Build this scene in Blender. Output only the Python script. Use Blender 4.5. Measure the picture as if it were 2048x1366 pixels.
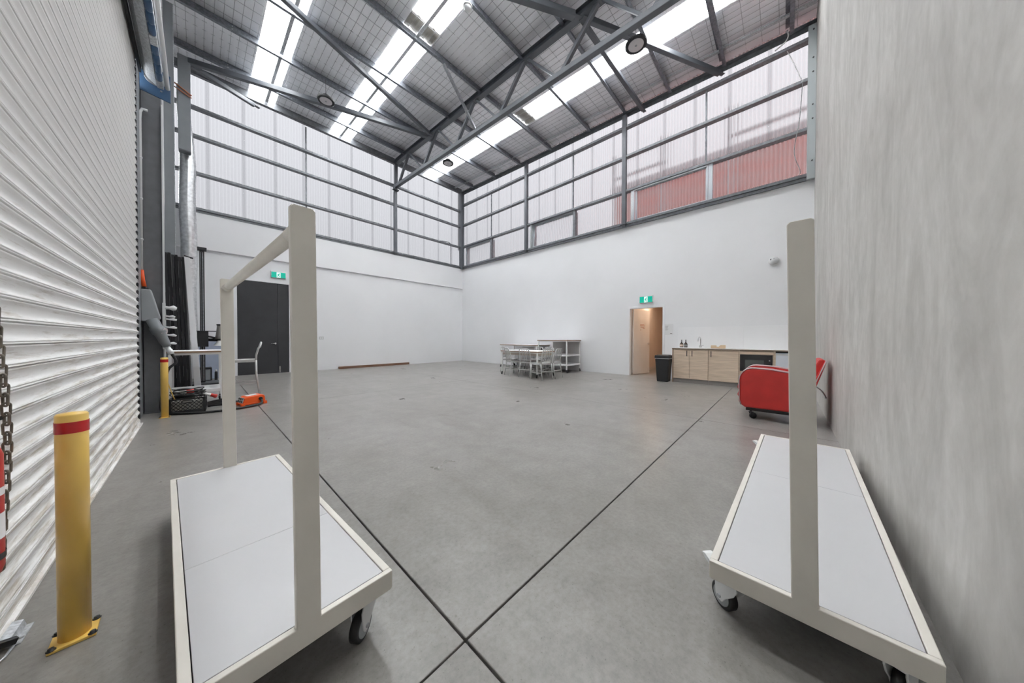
import bpy, bmesh, math, random
from mathutils import Vector, Matrix
random.seed(7)
SC = bpy.context.scene
COL = SC.collection
for o in list(bpy.data.objects):
    bpy.data.objects.remove(o)

# ------------------------------------------------------------------ camera, sky, exposure
cam_d = bpy.data.cameras.new('camera')
cam_d.sensor_width = 36.0
cam_d.lens = 584.636 * 36.0 / 2048.0
cam_d.clip_start = 0.02
cam = bpy.data.objects.new('camera', cam_d)
COL.objects.link(cam)
_yaw, _pit, _rol = math.radians(42.979), math.radians(-0.661), math.radians(0.1122)
_F = Vector((math.cos(_yaw) * math.cos(_pit), math.sin(_yaw) * math.cos(_pit), math.sin(_pit)))
_R = Vector((math.sin(_yaw), -math.cos(_yaw), 0))
_U = _R.cross(_F)
_R, _U = _R * math.cos(_rol) + _U * math.sin(_rol), _U * math.cos(_rol) - _R * math.sin(_rol)
cam.matrix_world = Matrix(((_R.x, _U.x, -_F.x, 0), (_R.y, _U.y, -_F.y, 0), (_R.z, _U.z, -_F.z, 1.15), (0, 0, 0, 1)))
SC.camera = cam

world = bpy.data.worlds.new('overcast_sky')
SC.world = world
world.use_nodes = True
_n = world.node_tree.nodes
_l = world.node_tree.links
_n.clear()
_wo = _n.new('ShaderNodeOutputWorld')
_bg = _n.new('ShaderNodeBackground')
_tc = _n.new('ShaderNodeTexCoord')
_sx = _n.new('ShaderNodeSeparateXYZ')
_mr = _n.new('ShaderNodeMapRange')
_l.new(_tc.outputs['Generated'], _sx.inputs[0])
_l.new(_sx.outputs['Z'], _mr.inputs['Value'])
_mr.inputs['From Min'].default_value = 0.0
_mr.inputs['From Max'].default_value = 1.0
SKY_HORIZON, SKY_ZENITH = 9.0, 32.0          # an overcast sky, brightest overhead
_mr.inputs['To Min'].default_value = SKY_HORIZON
_mr.inputs['To Max'].default_value = SKY_ZENITH
_l.new(_mr.outputs[0], _bg.inputs['Strength'])
_bg.inputs['Color'].default_value = (0.97, 0.985, 1.0, 1)
_l.new(_bg.outputs[0], _wo.inputs[0])
SC.view_settings.view_transform = 'Standard'
SC.view_settings.look = 'None'
SC.view_settings.gamma = 1.0
SC.view_settings.use_curve_mapping = False
SC.view_settings.exposure = 0.12
SC.cycles.max_bounces = 10
SC.cycles.diffuse_bounces = 7
SC.cycles.glossy_bounces = 4
SC.cycles.transmission_bounces = 6
SC.cycles.transparent_max_bounces = 8
SC.cycles.sample_clamp_indirect = 20.0
SC.cycles.use_denoising = True

# ------------------------------------------------------------------ room numbers (metres)
XB, YA, YC, XD = 9.174, 12.029, -0.45, -0.539
SLOPE = 0.0385
def roof_z(y, z0=8.66):
    return z0 - SLOPE * (YA - y)

# ------------------------------------------------------------------ materials
MATS = {}
def M(name, col, rough=0.5, metal=0.0, var=0.0, vs=4.0, stretch=(1, 1, 1), bump=0.0, bs=40.0, col2=None, spec=0.5,
      detail=4.0, coat=0.0, lo=0.35, hi=0.65):
    m = bpy.data.materials.new(name)
    m.use_nodes = True
    nt = m.node_tree
    n, l = nt.nodes, nt.links
    b = n['Principled BSDF']
    b.inputs['Roughness'].default_value = rough
    b.inputs['Metallic'].default_value = metal
    b.inputs['Specular IOR Level'].default_value = spec
    if coat:
        b.inputs['Coat Weight'].default_value = coat
        b.inputs['Coat Roughness'].default_value = 0.15
    c = (*col, 1)
    b.inputs['Base Color'].default_value = c
    m.diffuse_color = c
    if var or col2 or bump:
        tc = n.new('ShaderNodeTexCoord')
        mp = n.new('ShaderNodeMapping')
        mp.inputs['Scale'].default_value = stretch
        l.new(tc.outputs['Object'], mp.inputs[0])
    if var or col2:
        nz = n.new('ShaderNodeTexNoise')
        nz.inputs['Scale'].default_value = vs
        nz.inputs['Detail'].default_value = detail
        l.new(mp.outputs[0], nz.inputs['Vector'])
        rp = n.new('ShaderNodeValToRGB')
        rp.color_ramp.elements[0].position = lo
        rp.color_ramp.elements[1].position = hi
        rp.color_ramp.elements[0].color = (*(col2 or [v * (1 - var) for v in col]), 1)
        rp.color_ramp.elements[1].color = c if col2 else (*[min(1, v * (1 + var * 0.5)) for v in col], 1)
        l.new(nz.outputs['Fac'], rp.inputs[0])
        l.new(rp.outputs[0], b.inputs['Base Color'])
    if bump:
        nb = n.new('ShaderNodeTexNoise')
        nb.inputs['Scale'].default_value = bs
        nb.inputs['Detail'].default_value = 3
        l.new(mp.outputs[0], nb.inputs['Vector'])
        bp = n.new('ShaderNodeBump')
        bp.inputs['Strength'].default_value = bump
        bp.inputs['Distance'].default_value = 0.004
        l.new(nb.outputs['Fac'], bp.inputs['Height'])
        l.new(bp.outputs[0], b.inputs['Normal'])
    MATS[name] = m
    return m

def nodes_of(m):
    return m.node_tree.nodes, m.node_tree.links, m.node_tree.nodes['Principled BSDF']

white_paint = M('white_wall_paint', (0.765, 0.767, 0.78), 0.55, var=0.03, vs=0.6, bump=0.05, bs=60)
cream_paint = M('cream_paint', (0.69, 0.66, 0.60), 0.42, var=0.05, vs=6, bump=0.06, bs=30)
white_lam = M('white_laminate', (0.78, 0.78, 0.79), 0.5, var=0.02, vs=2)
deck_lam = M('white_deck_laminate', (0.535, 0.535, 0.545), 0.34, var=0.02, vs=2)
white_metal = M('white_powder_coat', (0.80, 0.80, 0.79), 0.4, var=0.02)
truss_paint = M('dark_grey_steel_paint', (0.105, 0.115, 0.130), 0.4, var=0.12, vs=3, spec=0.6)
girt_paint = M('grey_galvanised_girt', (0.19, 0.20, 0.215), 0.42, metal=0.3, var=0.2, vs=14, spec=0.6)
galv = M('galvanised_steel', (0.40, 0.42, 0.445), 0.38, metal=0.55, var=0.25, vs=22, spec=0.6)
purlin_galv = M('dull_galvanised_purlin', (0.215, 0.23, 0.255), 0.38, metal=0.45, var=0.25, vs=22, spec=0.6)
galv_light = M('bright_galvanised_steel', (0.56, 0.58, 0.60), 0.4, metal=0.5, var=0.3, vs=60)
col_paint = M('column_grey_paint', (0.24, 0.255, 0.27), 0.4, var=0.06)
col_dark = M('column_dark_grey_paint', (0.15, 0.155, 0.165), 0.5, var=0.1, vs=9)
alu = M('brushed_aluminium', (0.52, 0.52, 0.51), 0.4, metal=0.35, var=0.08, vs=20)
alu_frame = M('aluminium_window_frame', (0.46, 0.49, 0.52), 0.4, metal=0.4)
black_plastic = M('black_plastic', (0.016, 0.017, 0.019), 0.42, var=0.2)
black_metal = M('black_metal', (0.018, 0.019, 0.021), 0.4, var=0.2, spec=0.6)
rubber = M('black_rubber', (0.02, 0.02, 0.021), 0.6)
tyre_grey = M('grey_wheel_plastic', (0.30, 0.32, 0.33), 0.5)
caster_grey = M('pale_grey_plastic', (0.62, 0.63, 0.63), 0.4)
door_black = M('black_door_paint', (0.034, 0.035, 0.039), 0.5, var=0.12, vs=3)
chrome = M('satin_chrome', (0.75, 0.75, 0.75), 0.22, metal=1.0)
yellow = M('yellow_paint', (0.88, 0.60, 0.15), 0.28, var=0.12, vs=7, stretch=(1, 1, 0.4), spec=0.6, col2=(0.76, 0.49, 0.11))
red_band = M('red_reflective_tape', (0.52, 0.018, 0.02), 0.25)
orange_pl = M('orange_plastic', (0.80, 0.10, 0.012), 0.4, var=0.05)
red_leather = M('red_leather', (0.56, 0.035, 0.03), 0.38, var=0.1, vs=5, bump=0.08, bs=90, spec=0.5)
piping_m = M('pale_piping', (0.50, 0.42, 0.43), 0.5)
wood_oak = M('pale_oak_veneer', (0.70, 0.57, 0.44), 0.5, vs=2.4, stretch=(1, 1.2, 16), col2=(0.53, 0.415, 0.31), detail=6, lo=0.28, hi=0.62)
wood_edge = M('plywood_edge', (0.30, 0.19, 0.12), 0.55, var=0.25, vs=3, stretch=(1, 1, 30))
wood_dark = M('brown_timber', (0.20, 0.105, 0.062), 0.55, var=0.3, vs=3, stretch=(1.0, 20, 20))
wood_light = M('light_wood', (0.62, 0.46, 0.30), 0.5, var=0.1)
bench_white = M('white_benchtop', (0.78, 0.77, 0.75), 0.3)
kick_grey = M('grey_kickboard', (0.30, 0.28, 0.265), 0.5, var=0.05)
fridge_white = M('white_enamel', (0.70, 0.74, 0.80), 0.3)
glass_dark = M('dark_oven_glass', (0.02, 0.022, 0.022), 0.12)
glass_grey = M('grey_window_glass', (0.10, 0.11, 0.105), 0.15)
amber = M('brown_bottle_glass', (0.045, 0.022, 0.014), 0.12)
label_pale = M('pale_paper_label', (0.62, 0.48, 0.40), 0.6)
paper = M('white_paper', (0.82, 0.82, 0.82), 0.6)
ink = M('dark_ink', (0.12, 0.11, 0.11), 0.6)
ink_red = M('rust_ink', (0.45, 0.16, 0.08), 0.6)
door_cream = M('cream_door_paint', (0.70, 0.64, 0.58), 0.45, var=0.03)
corridor_paint = M('warm_corridor_paint', (0.72, 0.61, 0.52), 0.6, var=0.03)
blue_m = M('blue_painted_steel', (0.035, 0.085, 0.17), 0.45, var=0.1)
foil = M('silver_foil', (0.78, 0.79, 0.80), 0.28, metal=0.85, var=0.2, vs=14, bump=0.5, bs=25)
grey_box = M('grey_electrical_plastic', (0.34, 0.36, 0.37), 0.45, var=0.05)
grey_dark_box = M('mid_grey_plastic', (0.21, 0.225, 0.235), 0.45, var=0.15)
conduit_w = M('white_conduit_plastic', (0.72, 0.73, 0.73), 0.4)
sheet_beige = M('beige_metal_sheet', (0.36, 0.34, 0.30), 0.5, var=0.15, vs=9)
board_black = M('black_board_paint', (0.018, 0.018, 0.02), 0.55, var=0.3)
blue_grey = M('blue_grey_panel', (0.22, 0.25, 0.32), 0.5, var=0.04)
grey_panel = M('grey_back_panel', (0.60, 0.60, 0.605), 0.5, var=0.03)
chain_m = M('dull_chain_steel', (0.20, 0.175, 0.14), 0.5, metal=0.5, var=0.3, vs=30)
red_paint = M('red_cylinder_paint', (0.48, 0.03, 0.03), 0.35)
lamp_lens = M('opal_lamp_lens', (0.60, 0.58, 0.585), 0.35)
wire_dark = M('safety_mesh_wire', (0.38, 0.38, 0.39), 0.5, metal=0.4)
outside_red = M('red_building_cladding', (0.80, 0.205, 0.15), 0.6, col2=(0.74, 0.36, 0.31), vs=0.8, stretch=(1, 1, 3))
outside_white = M('pale_parapet_cladding', (0.66, 0.64, 0.65), 0.6, var=0.05)
ground_m = M('pale_outdoor_paving', (0.22, 0.215, 0.21), 0.8, var=0.1)

# roof blanket: silver facing
insul = M('silver_insulation_facing', (0.90, 0.905, 0.925), 0.45, metal=0.3, var=0.05, vs=1.6)
deck_metal = M('zinc_roof_deck', (0.5, 0.5, 0.5), 0.5)

def emission_mat(name, col, strength):
    m = M(name, col, 0.4)
    b = m.node_tree.nodes['Principled BSDF']
    b.inputs['Emission Color'].default_value = (*col, 1)
    b.inputs['Emission Strength'].default_value = strength
    return m
exit_green = emission_mat('exit_sign_green', (0.0, 0.36, 0.25), 0.55)
exit_white = emission_mat('exit_sign_white', (0.80, 0.95, 0.92), 0.5)
lamp_warm = emission_mat('warm_corridor_lamp', (1.0, 0.76, 0.57), 260.0)

def translucent_mat(name, col, t_col, see, rough):
    m = bpy.data.materials.new(name)
    m.use_nodes = True
    n, l = m.node_tree.nodes, m.node_tree.links
    n.clear()
    out = n.new('ShaderNodeOutputMaterial')
    tr = n.new('ShaderNodeBsdfTranslucent')
    tr.inputs['Color'].default_value = (*col, 1)
    df = n.new('ShaderNodeBsdfDiffuse')
    df.inputs['Color'].default_value = (*col, 1)
    m1 = n.new('ShaderNodeMixShader')
    m1.inputs[0].default_value = 0.25
    l.new(tr.outputs[0], m1.inputs[1])
    l.new(df.outputs[0], m1.inputs[2])
    if rough > 0:
        sc = n.new('ShaderNodeBsdfRefraction')
        sc.inputs['IOR'].default_value = 1.035
        sc.inputs['Roughness'].default_value = rough
    else:
        sc = n.new('ShaderNodeBsdfTransparent')
    sc.inputs['Color'].default_value = (*t_col, 1)
    m2 = n.new('ShaderNodeMixShader')
    m2.inputs[0].default_value = see
    l.new(m1.outputs[0], m2.inputs[1])
    l.new(sc.outputs[0], m2.inputs[2])
    l.new(m2.outputs[0], out.inputs[0])
    MATS[name] = m
    return m
poly_wall = translucent_mat('milky_polycarbonate_sheet', (0.062, 0.062, 0.065), (0.046, 0.046, 0.048), 0.56, 0.42)
poly_lap = translucent_mat('milky_polycarbonate_lap', (0.3, 0.3, 0.3), (0.78, 0.78, 0.785), 0.97, 0.0)
poly_roof = translucent_mat('clear_rooflight_sheet', (0.93, 0.94, 0.95), (0.9, 0.9, 0.9), 0.35, 0.0)

# polished concrete floor
def concrete_floor():
    m = M('polished_concrete', (0.34, 0.33, 0.31), 0.33)
    n, l, b = nodes_of(m)
    tc = n.new('ShaderNodeTexCoord')
    def noise(scale, detail=5, rough=0.6, st=(1, 1, 1), dist=0.0):
        mp = n.new('ShaderNodeMapping'); mp.inputs['Scale'].default_value = st
        l.new(tc.outputs['Object'], mp.inputs[0])
        z = n.new('ShaderNodeTexNoise'); z.inputs['Scale'].default_value = scale
        z.inputs['Detail'].default_value = detail; z.inputs['Roughness'].default_value = rough
        z.inputs['Distortion'].default_value = dist
        l.new(mp.outputs[0], z.inputs['Vector'])
        return z.outputs['Fac']
    def ramp(f, p0, c0, p1, c1):
        r = n.new('ShaderNodeValToRGB')
        r.color_ramp.elements[0].position = p0; r.color_ramp.elements[1].position = p1
        r.color_ramp.elements[0].color = (*c0, 1); r.color_ramp.elements[1].color = (*c1, 1)
        l.new(f, r.inputs[0]); return r.outputs[0]
    def mix(mode, fac, a, c):
        x = n.new('ShaderNodeMix'); x.data_type = 'RGBA'; x.blend_type = mode
        if isinstance(fac, float): x.inputs[0].default_value = fac
        else: l.new(fac, x.inputs[0])
        l.new(a, x.inputs[6]); l.new(c, x.inputs[7]); return x.outputs[2]
    base = ramp(noise(0.9, 8, 0.62, dist=0.6), 0.3, (0.226, 0.213, 0.197), 0.7, (0.292, 0.281, 0.266))
    mid = ramp(noise(4.5, 8, 0.7), 0.3, (0.80, 0.80, 0.79), 0.72, (1.08, 1.08, 1.08))
    c = mix('MULTIPLY', 1.0, base, mid)
    fine = ramp(noise(38, 4, 0.7), 0.28, (0.82, 0.82, 0.82), 0.6, (1.04, 1.04, 1.04))
    c = mix('MULTIPLY', 1.0, c, fine)
    speck = ramp(noise(95, 2, 0.5), 0.27, (0.55, 0.54, 0.52), 0.34, (1, 1, 1))
    c = mix('MULTIPLY', 0.7, c, speck)
    streak = ramp(noise(2.2, 6, 0.6, st=(1, 0.28, 1), dist=1.2), 0.25, (0.80, 0.785, 0.76), 0.5, (1, 1, 1))
    c = mix('MULTIPLY', 0.8, c, streak)
    l.new(c, b.inputs['Base Color'])
    rr = n.new('ShaderNodeMapRange')
    l.new(noise(1.6, 6, 0.65), rr.inputs['Value'])
    rr.inputs['From Min'].default_value = 0.3; rr.inputs['From Max'].default_value = 0.7
    rr.inputs['To Min'].default_value = 0.27; rr.inputs['To Max'].default_value = 0.32
    l.new(rr.outputs[0], b.inputs['Roughness'])
    bp = n.new('ShaderNodeBump'); bp.inputs['Strength'].default_value = 0.05; bp.inputs['Distance'].default_value = 0.004
    l.new(noise(45, 4, 0.7), bp.inputs['Height']); l.new(bp.outputs[0], b.inputs['Normal'])
    return m
floor_m = concrete_floor()
joint_dark = M('dark_joint_filler', (0.035, 0.033, 0.03), 0.8)

def concrete_wall():
    m = M('raw_precast_concrete', (0.5, 0.49, 0.47), 0.62)
    n, l, b = nodes_of(m)
    tc = n.new('ShaderNodeTexCoord')
    def noise(scale, st, detail=7, dist=0.4, rot=(0, 0, 0)):
        mp = n.new('ShaderNodeMapping'); mp.inputs['Scale'].default_value = st; mp.inputs['Rotation'].default_value = rot
        l.new(tc.outputs['Object'], mp.inputs[0])
        z = n.new('ShaderNodeTexNoise'); z.inputs['Scale'].default_value = scale; z.inputs['Detail'].default_value = detail
        z.inputs['Roughness'].default_value = 0.62; z.inputs['Distortion'].default_value = dist
        l.new(mp.outputs[0], z.inputs['Vector']); return z.outputs['Fac']
    def ramp(f, p0, c0, p1, c1):
        r = n.new('ShaderNodeValToRGB')
        r.color_ramp.elements[0].position = p0; r.color_ramp.elements[1].position = p1
        r.color_ramp.elements[0].color = (*c0, 1); r.color_ramp.elements[1].color = (*c1, 1)
        l.new(f, r.inputs[0]); return r.outputs[0]
    def mul(a, c, f=1.0):
        x = n.new('ShaderNodeMix'); x.data_type = 'RGBA'; x.blend_type = 'MULTIPLY'; x.inputs[0].default_value = f
        l.new(a, x.inputs[6]); l.new(c, x.inputs[7]); return x.outputs[2]
    c = ramp(noise(0.8, (1, 1, 0.7), dist=0.9), 0.3, (0.46, 0.445, 0.42), 0.7, (0.585, 0.57, 0.545))
    c = mul(c, ramp(noise(1.5, (1.6, 1, 0.5), 5, 1.6, rot=(0, 0.55, 0)), 0.36, (0.86, 0.86, 0.855), 0.6, (1.05, 1.05, 1.05)))
    c = mul(c, ramp(noise(11, (1, 1, 0.7), rot=(0, 0.4, 0)), 0.3, (0.88, 0.88, 0.87), 0.65, (1.03, 1.03, 1.03)))
    c = mul(c, ramp(noise(9.0, (1, 1, 0.25), 3, 0.6), 0.20, (0.3, 0.3, 0.29), 0.225, (1, 1, 1)), 0.85)
    l.new(c, b.inputs['Base Color'])
    bp = n.new('ShaderNodeBump'); bp.inputs['Strength'].default_value = 0.1; bp.inputs['Distance'].default_value = 0.004
    l.new(noise(30, (1, 1, 1)), bp.inputs['Height']); l.new(bp.outputs[0], b.inputs['Normal'])
    return m
concrete_m = concrete_wall()

# white roller-door steel with grime lying on the ribs, heavier near the ground
def slat_mat():
    m = M('off_white_slat_steel', (0.64, 0.63, 0.605), 0.38, spec=0.5)
    n, l, b = nodes_of(m)
    g = n.new('ShaderNodeNewGeometry')
    sep = n.new('ShaderNodeSeparateXYZ'); l.new(g.outputs['Position'], sep.inputs[0])
    mp = n.new('ShaderNodeMapping'); mp.inputs['Scale'].default_value = (6, 1.4, 26)
    l.new(g.outputs['Position'], mp.inputs[0])
    nz = n.new('ShaderNodeTexNoise'); nz.inputs['Scale'].default_value = 1.6; nz.inputs['Detail'].default_value = 7
    nz.inputs['Roughness'].default_value = 0.7
    l.new(mp.outputs[0], nz.inputs['Vector'])
    hgt = n.new('ShaderNodeMapRange'); l.new(sep.outputs['Z'], hgt.inputs['Value'])
    hgt.inputs['From Min'].default_value = 0.0; hgt.inputs['From Max'].default_value = 2.2
    hgt.inputs['To Min'].default_value = 0.12; hgt.inputs['To Max'].default_value = -0.08
    add = n.new('ShaderNodeMath'); add.operation = 'ADD'
    l.new(nz.outputs['Fac'], add.inputs[0]); l.new(hgt.outputs[0], add.inputs[1])
    rp = n.new('ShaderNodeValToRGB')
    rp.color_ramp.elements[0].position = 0.54; rp.color_ramp.elements[1].position = 0.74
    rp.color_ramp.elements[0].color = (0.83, 0.825, 0.81, 1); rp.color_ramp.elements[1].color = (0.42, 0.37, 0.30, 1)
    l.new(add.outputs[0], rp.inputs[0])
    l.new(rp.outputs[0], b.inputs['Base Color'])
    return m
slat_m = slat_mat()

# ------------------------------------------------------------------ mesh builder
class MB:
    def __init__(s):
        s.v, s.f, s.sm = [], [], []
    def add(s, vs, fs, smooth=False):
        k = len(s.v)
        s.v += [tuple(v) for v in vs]
        s.f += [tuple(i + k for i in f) for f in fs]
        s.sm += [smooth] * len(fs)
        return s
    def box(s, a, b):
        x0, y0, z0 = [min(p, q) for p, q in zip(a, b)]
        x1, y1, z1 = [max(p, q) for p, q in zip(a, b)]
        return s.add([(x0, y0, z0), (x1, y0, z0), (x1, y1, z0), (x0, y1, z0), (x0, y0, z1), (x1, y0, z1), (x1, y1, z1), (x0, y1, z1)],
                     [(0, 3, 2, 1), (4, 5, 6, 7), (0, 1, 5, 4), (1, 2, 6, 5), (2, 3, 7, 6), (3, 0, 4, 7)])
    def bar(s, p, q, w, h, up=(0, 0, 1)):
        p, q = Vector(p), Vector(q)
        d = (q - p).normalized()
        u = Vector(up)
        if abs(d.dot(u)) > 0.99:
            u = Vector((0, 1, 0))
        r = d.cross(u).normalized(); u = r.cross(d)
        vs = []
        for c in (p, q):
            for a, b in ((-1, -1), (1, -1), (1, 1), (-1, 1)):
                vs.append(c + r * (a * w / 2) + u * (b * h / 2))
        return s.add(vs, [(0, 1, 2, 3), (7, 6, 5, 4), (0, 4, 5, 1), (1, 5, 6, 2), (2, 6, 7, 3), (3, 7, 4, 0)])
    def prism(s, poly, o, u, v, ext, smooth=False):
        """extrude the 2-D polygon (in axes u, v from o) along ext"""
        o, u, v, e = Vector(o), Vector(u), Vector(v), Vector(ext)
        n = len(poly)
        a = [o + u * x + v * y for x, y in poly]
        b = [p + e for p in a]
        fs = [tuple(range(n)), tuple(range(2 * n - 1, n - 1, -1))]
        if u.cross(v).dot(e) > 0:
            fs = [tuple(reversed(f)) for f in fs]
            fs += [(i, (i + 1) % n, (i + 1) % n + n, i + n) for i in range(n)]
        else:
            fs += [((i + 1) % n, i, i + n, (i + 1) % n + n) for i in range(n)]
        s.add(a + b, fs[:2]); k = len(s.v) - 2 * n
        s.f += [tuple(i + k for i in f) for f in fs[2:]]; s.sm += [smooth] * n
        return s
    def tube(s, pts, r, n=8, caps=True, closed=False):
        P = [Vector(p) for p in pts]
        m = len(P)
        rs = r if isinstance(r, (list, tuple)) else [r] * m
        T = []
        for i in range(m):
            a = P[(i - 1) % m] if (closed or i > 0) else P[i]
            b = P[(i + 1) % m] if (closed or i < m - 1) else P[i]
            T.append((b - a).normalized())
        up = Vector((0, 0, 1)) if abs(T[0].z) < 0.9 else Vector((1, 0, 0))
        N = (up - T[0] * up.dot(T[0])).normalized()
        vs = []
        for i in range(m):
            N = (N - T[i] * N.dot(T[i]))
            N = N.normalized() if N.length > 1e-6 else T[i].orthogonal().normalized()
            B = T[i].cross(N)
            for k in range(n):
                a = 2 * math.pi * k / n
                vs.append(P[i] + (N * math.cos(a) + B * math.sin(a)) * rs[i])
        fs = []
        for i in range(m if closed else m - 1):
            j = (i + 1) % m
            for k in range(n):
                q = (k + 1) % n
                fs.append((i * n + k, i * n + q, j * n + q, j * n + k))
        s.add(vs, fs, True)
        if caps and not closed:
            k = len(s.v) - m * n
            s.f += [tuple(k + i for i in reversed(range(n))), tuple(k + (m - 1) * n + i for i in range(n))]
            s.sm += [False, False]
        return s
    def cyl(s, p, q, r, n=16):
        return s.tube([p, q], r, n)
    def lathe(s, prof, c=(0, 0, 0), n=20, axis='Z', cap=True):
        vs = []
        for r, z in prof:
            for k in range(n):
                a = 2 * math.pi * k / n
                x, y = r * math.cos(a), r * math.sin(a)
                p = (x, y, z) if axis == 'Z' else ((z, x, y) if axis == 'X' else (y, z, x))
                vs.append((p[0] + c[0], p[1] + c[1], p[2] + c[2]))
        fs = []
        for i in range(len(prof) - 1):
            for k in range(n):
                q = (k + 1) % n
                fs.append((i * n + k, i * n + q, (i + 1) * n + q, (i + 1) * n + k))
        s.add(vs, fs, True)
        if cap:
            k = len(s.v) - len(vs)
            s.f += [tuple(k + i for i in reversed(range(n))), tuple(k + (len(prof) - 1) * n + i for i in range(n))]
            s.sm += [False, False]
        return s

W = {}
def mesh_of(name, mb, mat, off=None):
    me = bpy.data.meshes.new(name)
    vs = mb.v if off is None else [tuple(off @ Vector(v)) for v in mb.v]
    me.from_pydata(vs, [], mb.f)
    me.polygons.foreach_set('use_smooth', mb.sm)
    me.materials.append(mat)
    me.update()
    return me
def obj(name, mb, mat, parent=None, bevel=0.0, world=True, seg=2):
    """link one mesh object; vertices are in world coordinates (or the parent's own when world=False)"""
    off = None
    if parent is not None and world:
        off = W.get(parent, Matrix()).inverted()
    me = mesh_of(name, mb, mat, off)
    o = bpy.data.objects.new(name, me)
    COL.objects.link(o)
    if parent is not None:
        o.parent = parent
        W[o] = W.get(parent, Matrix())
    if bevel:
        b = o.modifiers.new('bevel', 'BEVEL')
        b.width = bevel; b.segments = seg; b.limit_method = 'ANGLE'; b.angle_limit = math.radians(40)
    return o
def thing(name, label, cat, loc=(0, 0, 0), rz=0.0, group=None):
    o = bpy.data.objects.new(name, None)
    o.empty_display_size = 0.1
    COL.objects.link(o)
    o.location = loc; o.rotation_euler = (0, 0, rz)
    W[o] = Matrix.Translation(loc) @ Matrix.Rotation(rz, 4, 'Z')
    o['label'] = label; o['category'] = cat
    if group: o['group'] = group
    return o
def tag(o, label, cat, group=None):
    o['label'] = label; o['category'] = cat
    if group: o['group'] = group
    return o
def struct(o, label=None):
    o['kind'] = 'structure'
    if label: o['label'] = label
    return o
def sroot(name, label):
    o = bpy.data.objects.new(name, None); COL.objects.link(o); W[o] = Matrix()
    return struct(o, label)
def share(name, me, parent, loc=(0, 0, 0), rot=(0, 0, 0), mods=None):
    o = bpy.data.objects.new(name, me); COL.objects.link(o); o.parent = parent
    o.location = loc; o.rotation_euler = rot
    return o
def dup(root, loc, rz, label, group=None):
    r = root.copy(); COL.objects.link(r); r.location = loc; r.rotation_euler = (0, 0, rz); r['label'] = label
    if group: r['group'] = group
    W[r] = Matrix.Translation(loc) @ Matrix.Rotation(rz, 4, 'Z')
    for ch in list(root.children):
        c = ch.copy(); COL.objects.link(c); c.parent = r
        for g in list(ch.children):
            d = g.copy(); COL.objects.link(d); d.parent = c
    return r

# ================================================================== THE SETTING
# ---- floor: base with dark joints, slabs on it
fb = struct(obj('floor', MB().box((XD - 0.1, YC - 0.1, -0.16), (XB + 0.15, YA + 0.15, -0.02)), joint_dark), 'grey polished concrete floor cut into slabs by straight joints')
xs = [XD - 0.1, 0.686, 4.86, XB + 0.02]
ys = [YC - 0.05, 0.878, 6.39, YA + 0.02]
for i in range(3):
    for j in range(3):
        gx0 = 0.0045 if i == 1 else 0.002
        gx1 = 0.0045 if i == 0 else 0.002
        gy0 = 0.0045 if j == 1 else 0.002
        gy1 = 0.0045 if j == 0 else 0.002
        if i == 0 and j == 1:      # the strip beside the roller door has no cross cut
            continue
        y0, y1 = ys[j], ys[j + 1]
        if i == 0 and j == 2:
            y0 = ys[1]
        obj('concrete_slab', MB().box((xs[i] + gx0, y0 + gy0, -0.1), (xs[i + 1] - gx1, y1 - gy1, 0.0)), floor_m, fb, bevel=0.004)

# ---- right wall: precast concrete
struct(obj('wall_right', MB().box((XD - 0.6, YC - 0.2, -0.1), (XB, YC, 9.4)), concrete_m), 'raw grey precast concrete wall, mottled and scuffed')
obj('wall_edge_strip', MB().box((XB - 0.012, YC - 0.2, 4.6), (XB + 0.1, YC, 9.4)), concrete_m, bpy.data.objects['wall_right'])

# ---- left wall (roller door side)
lw = MB().box((XD - 0.2, YC - 0.2, 4.8), (XD - 0.03, 6.6, 8.75)).box((XD - 0.2, 6.5, 0), (XD - 0.03, YA + 0.1, 8.75))
wl = struct(obj('wall_left', lw, col_paint), 'grey clad wall carrying the white roller door')

# ---- far left wall: white panel wall with proud upper band and double door opening
DX0, DX1, DZ = 0.80, 2.06, 2.905
wa = MB()
wa.box((XD - 0.1, YA, 0), (DX0, YA + 0.15, 3.62)).box((DX1, YA, 0), (XB + 0.1, YA + 0.15, 3.62)).box((DX0, YA, DZ), (DX1, YA + 0.15, 3.62))
wall_a = struct(obj('wall_back_left', wa, white_paint), 'white panel wall with black double door below milky cladding')
obj('upper_panel_band', MB().box((XD - 0.1, YA - 0.055, 3.63), (XB - 0.002, YA + 0.15, 4.64)), white_paint, wall_a, bevel=0.006)
# door
d1 = sroot('door_1', 'tall black flush double door under the green exit sign')
lf1 = obj('door_leaf', MB().box((DX0 + 0.006, YA + 0.012, 0.012), (1.757, YA + 0.055, DZ - 0.006)), door_black, d1, bevel=0.003)
lf2 = obj('door_leaf', MB().box((1.765, YA + 0.012, 0.012), (DX1 - 0.006, YA + 0.055, DZ - 0.006)), door_black, d1, bevel=0.003)
obj('door_backing', MB().box((DX0 - 0.02, YA + 0.06, 0), (DX1 + 0.02, YA + 0.15, DZ + 0.02)), black_plastic, d1)
h = MB().lathe([(0.026, -0.008), (0.026, 0.008)], (1.70, YA + 0.004, 0.962), 16, 'Y').cyl((1.70, YA, 0.962), (1.70, YA - 0.05, 0.962), 0.010, 10)
h.tube([(1.70, YA - 0.05, 0.962), (1.66, YA - 0.055, 0.962), (1.58, YA - 0.05, 0.957)], 0.010, 10)
obj('lever_handle', h, chrome, lf1)
obj('flush_bolt', MB().box((1.80, YA + 0.004, 0.02), (1.825, YA + 0.014, 0.22)), chrome, lf2)
obj('threshold', MB().box((DX0, YA - 0.03, -0.01), (DX1, YA + 0.02, 0.004)), alu, d1)
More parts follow.
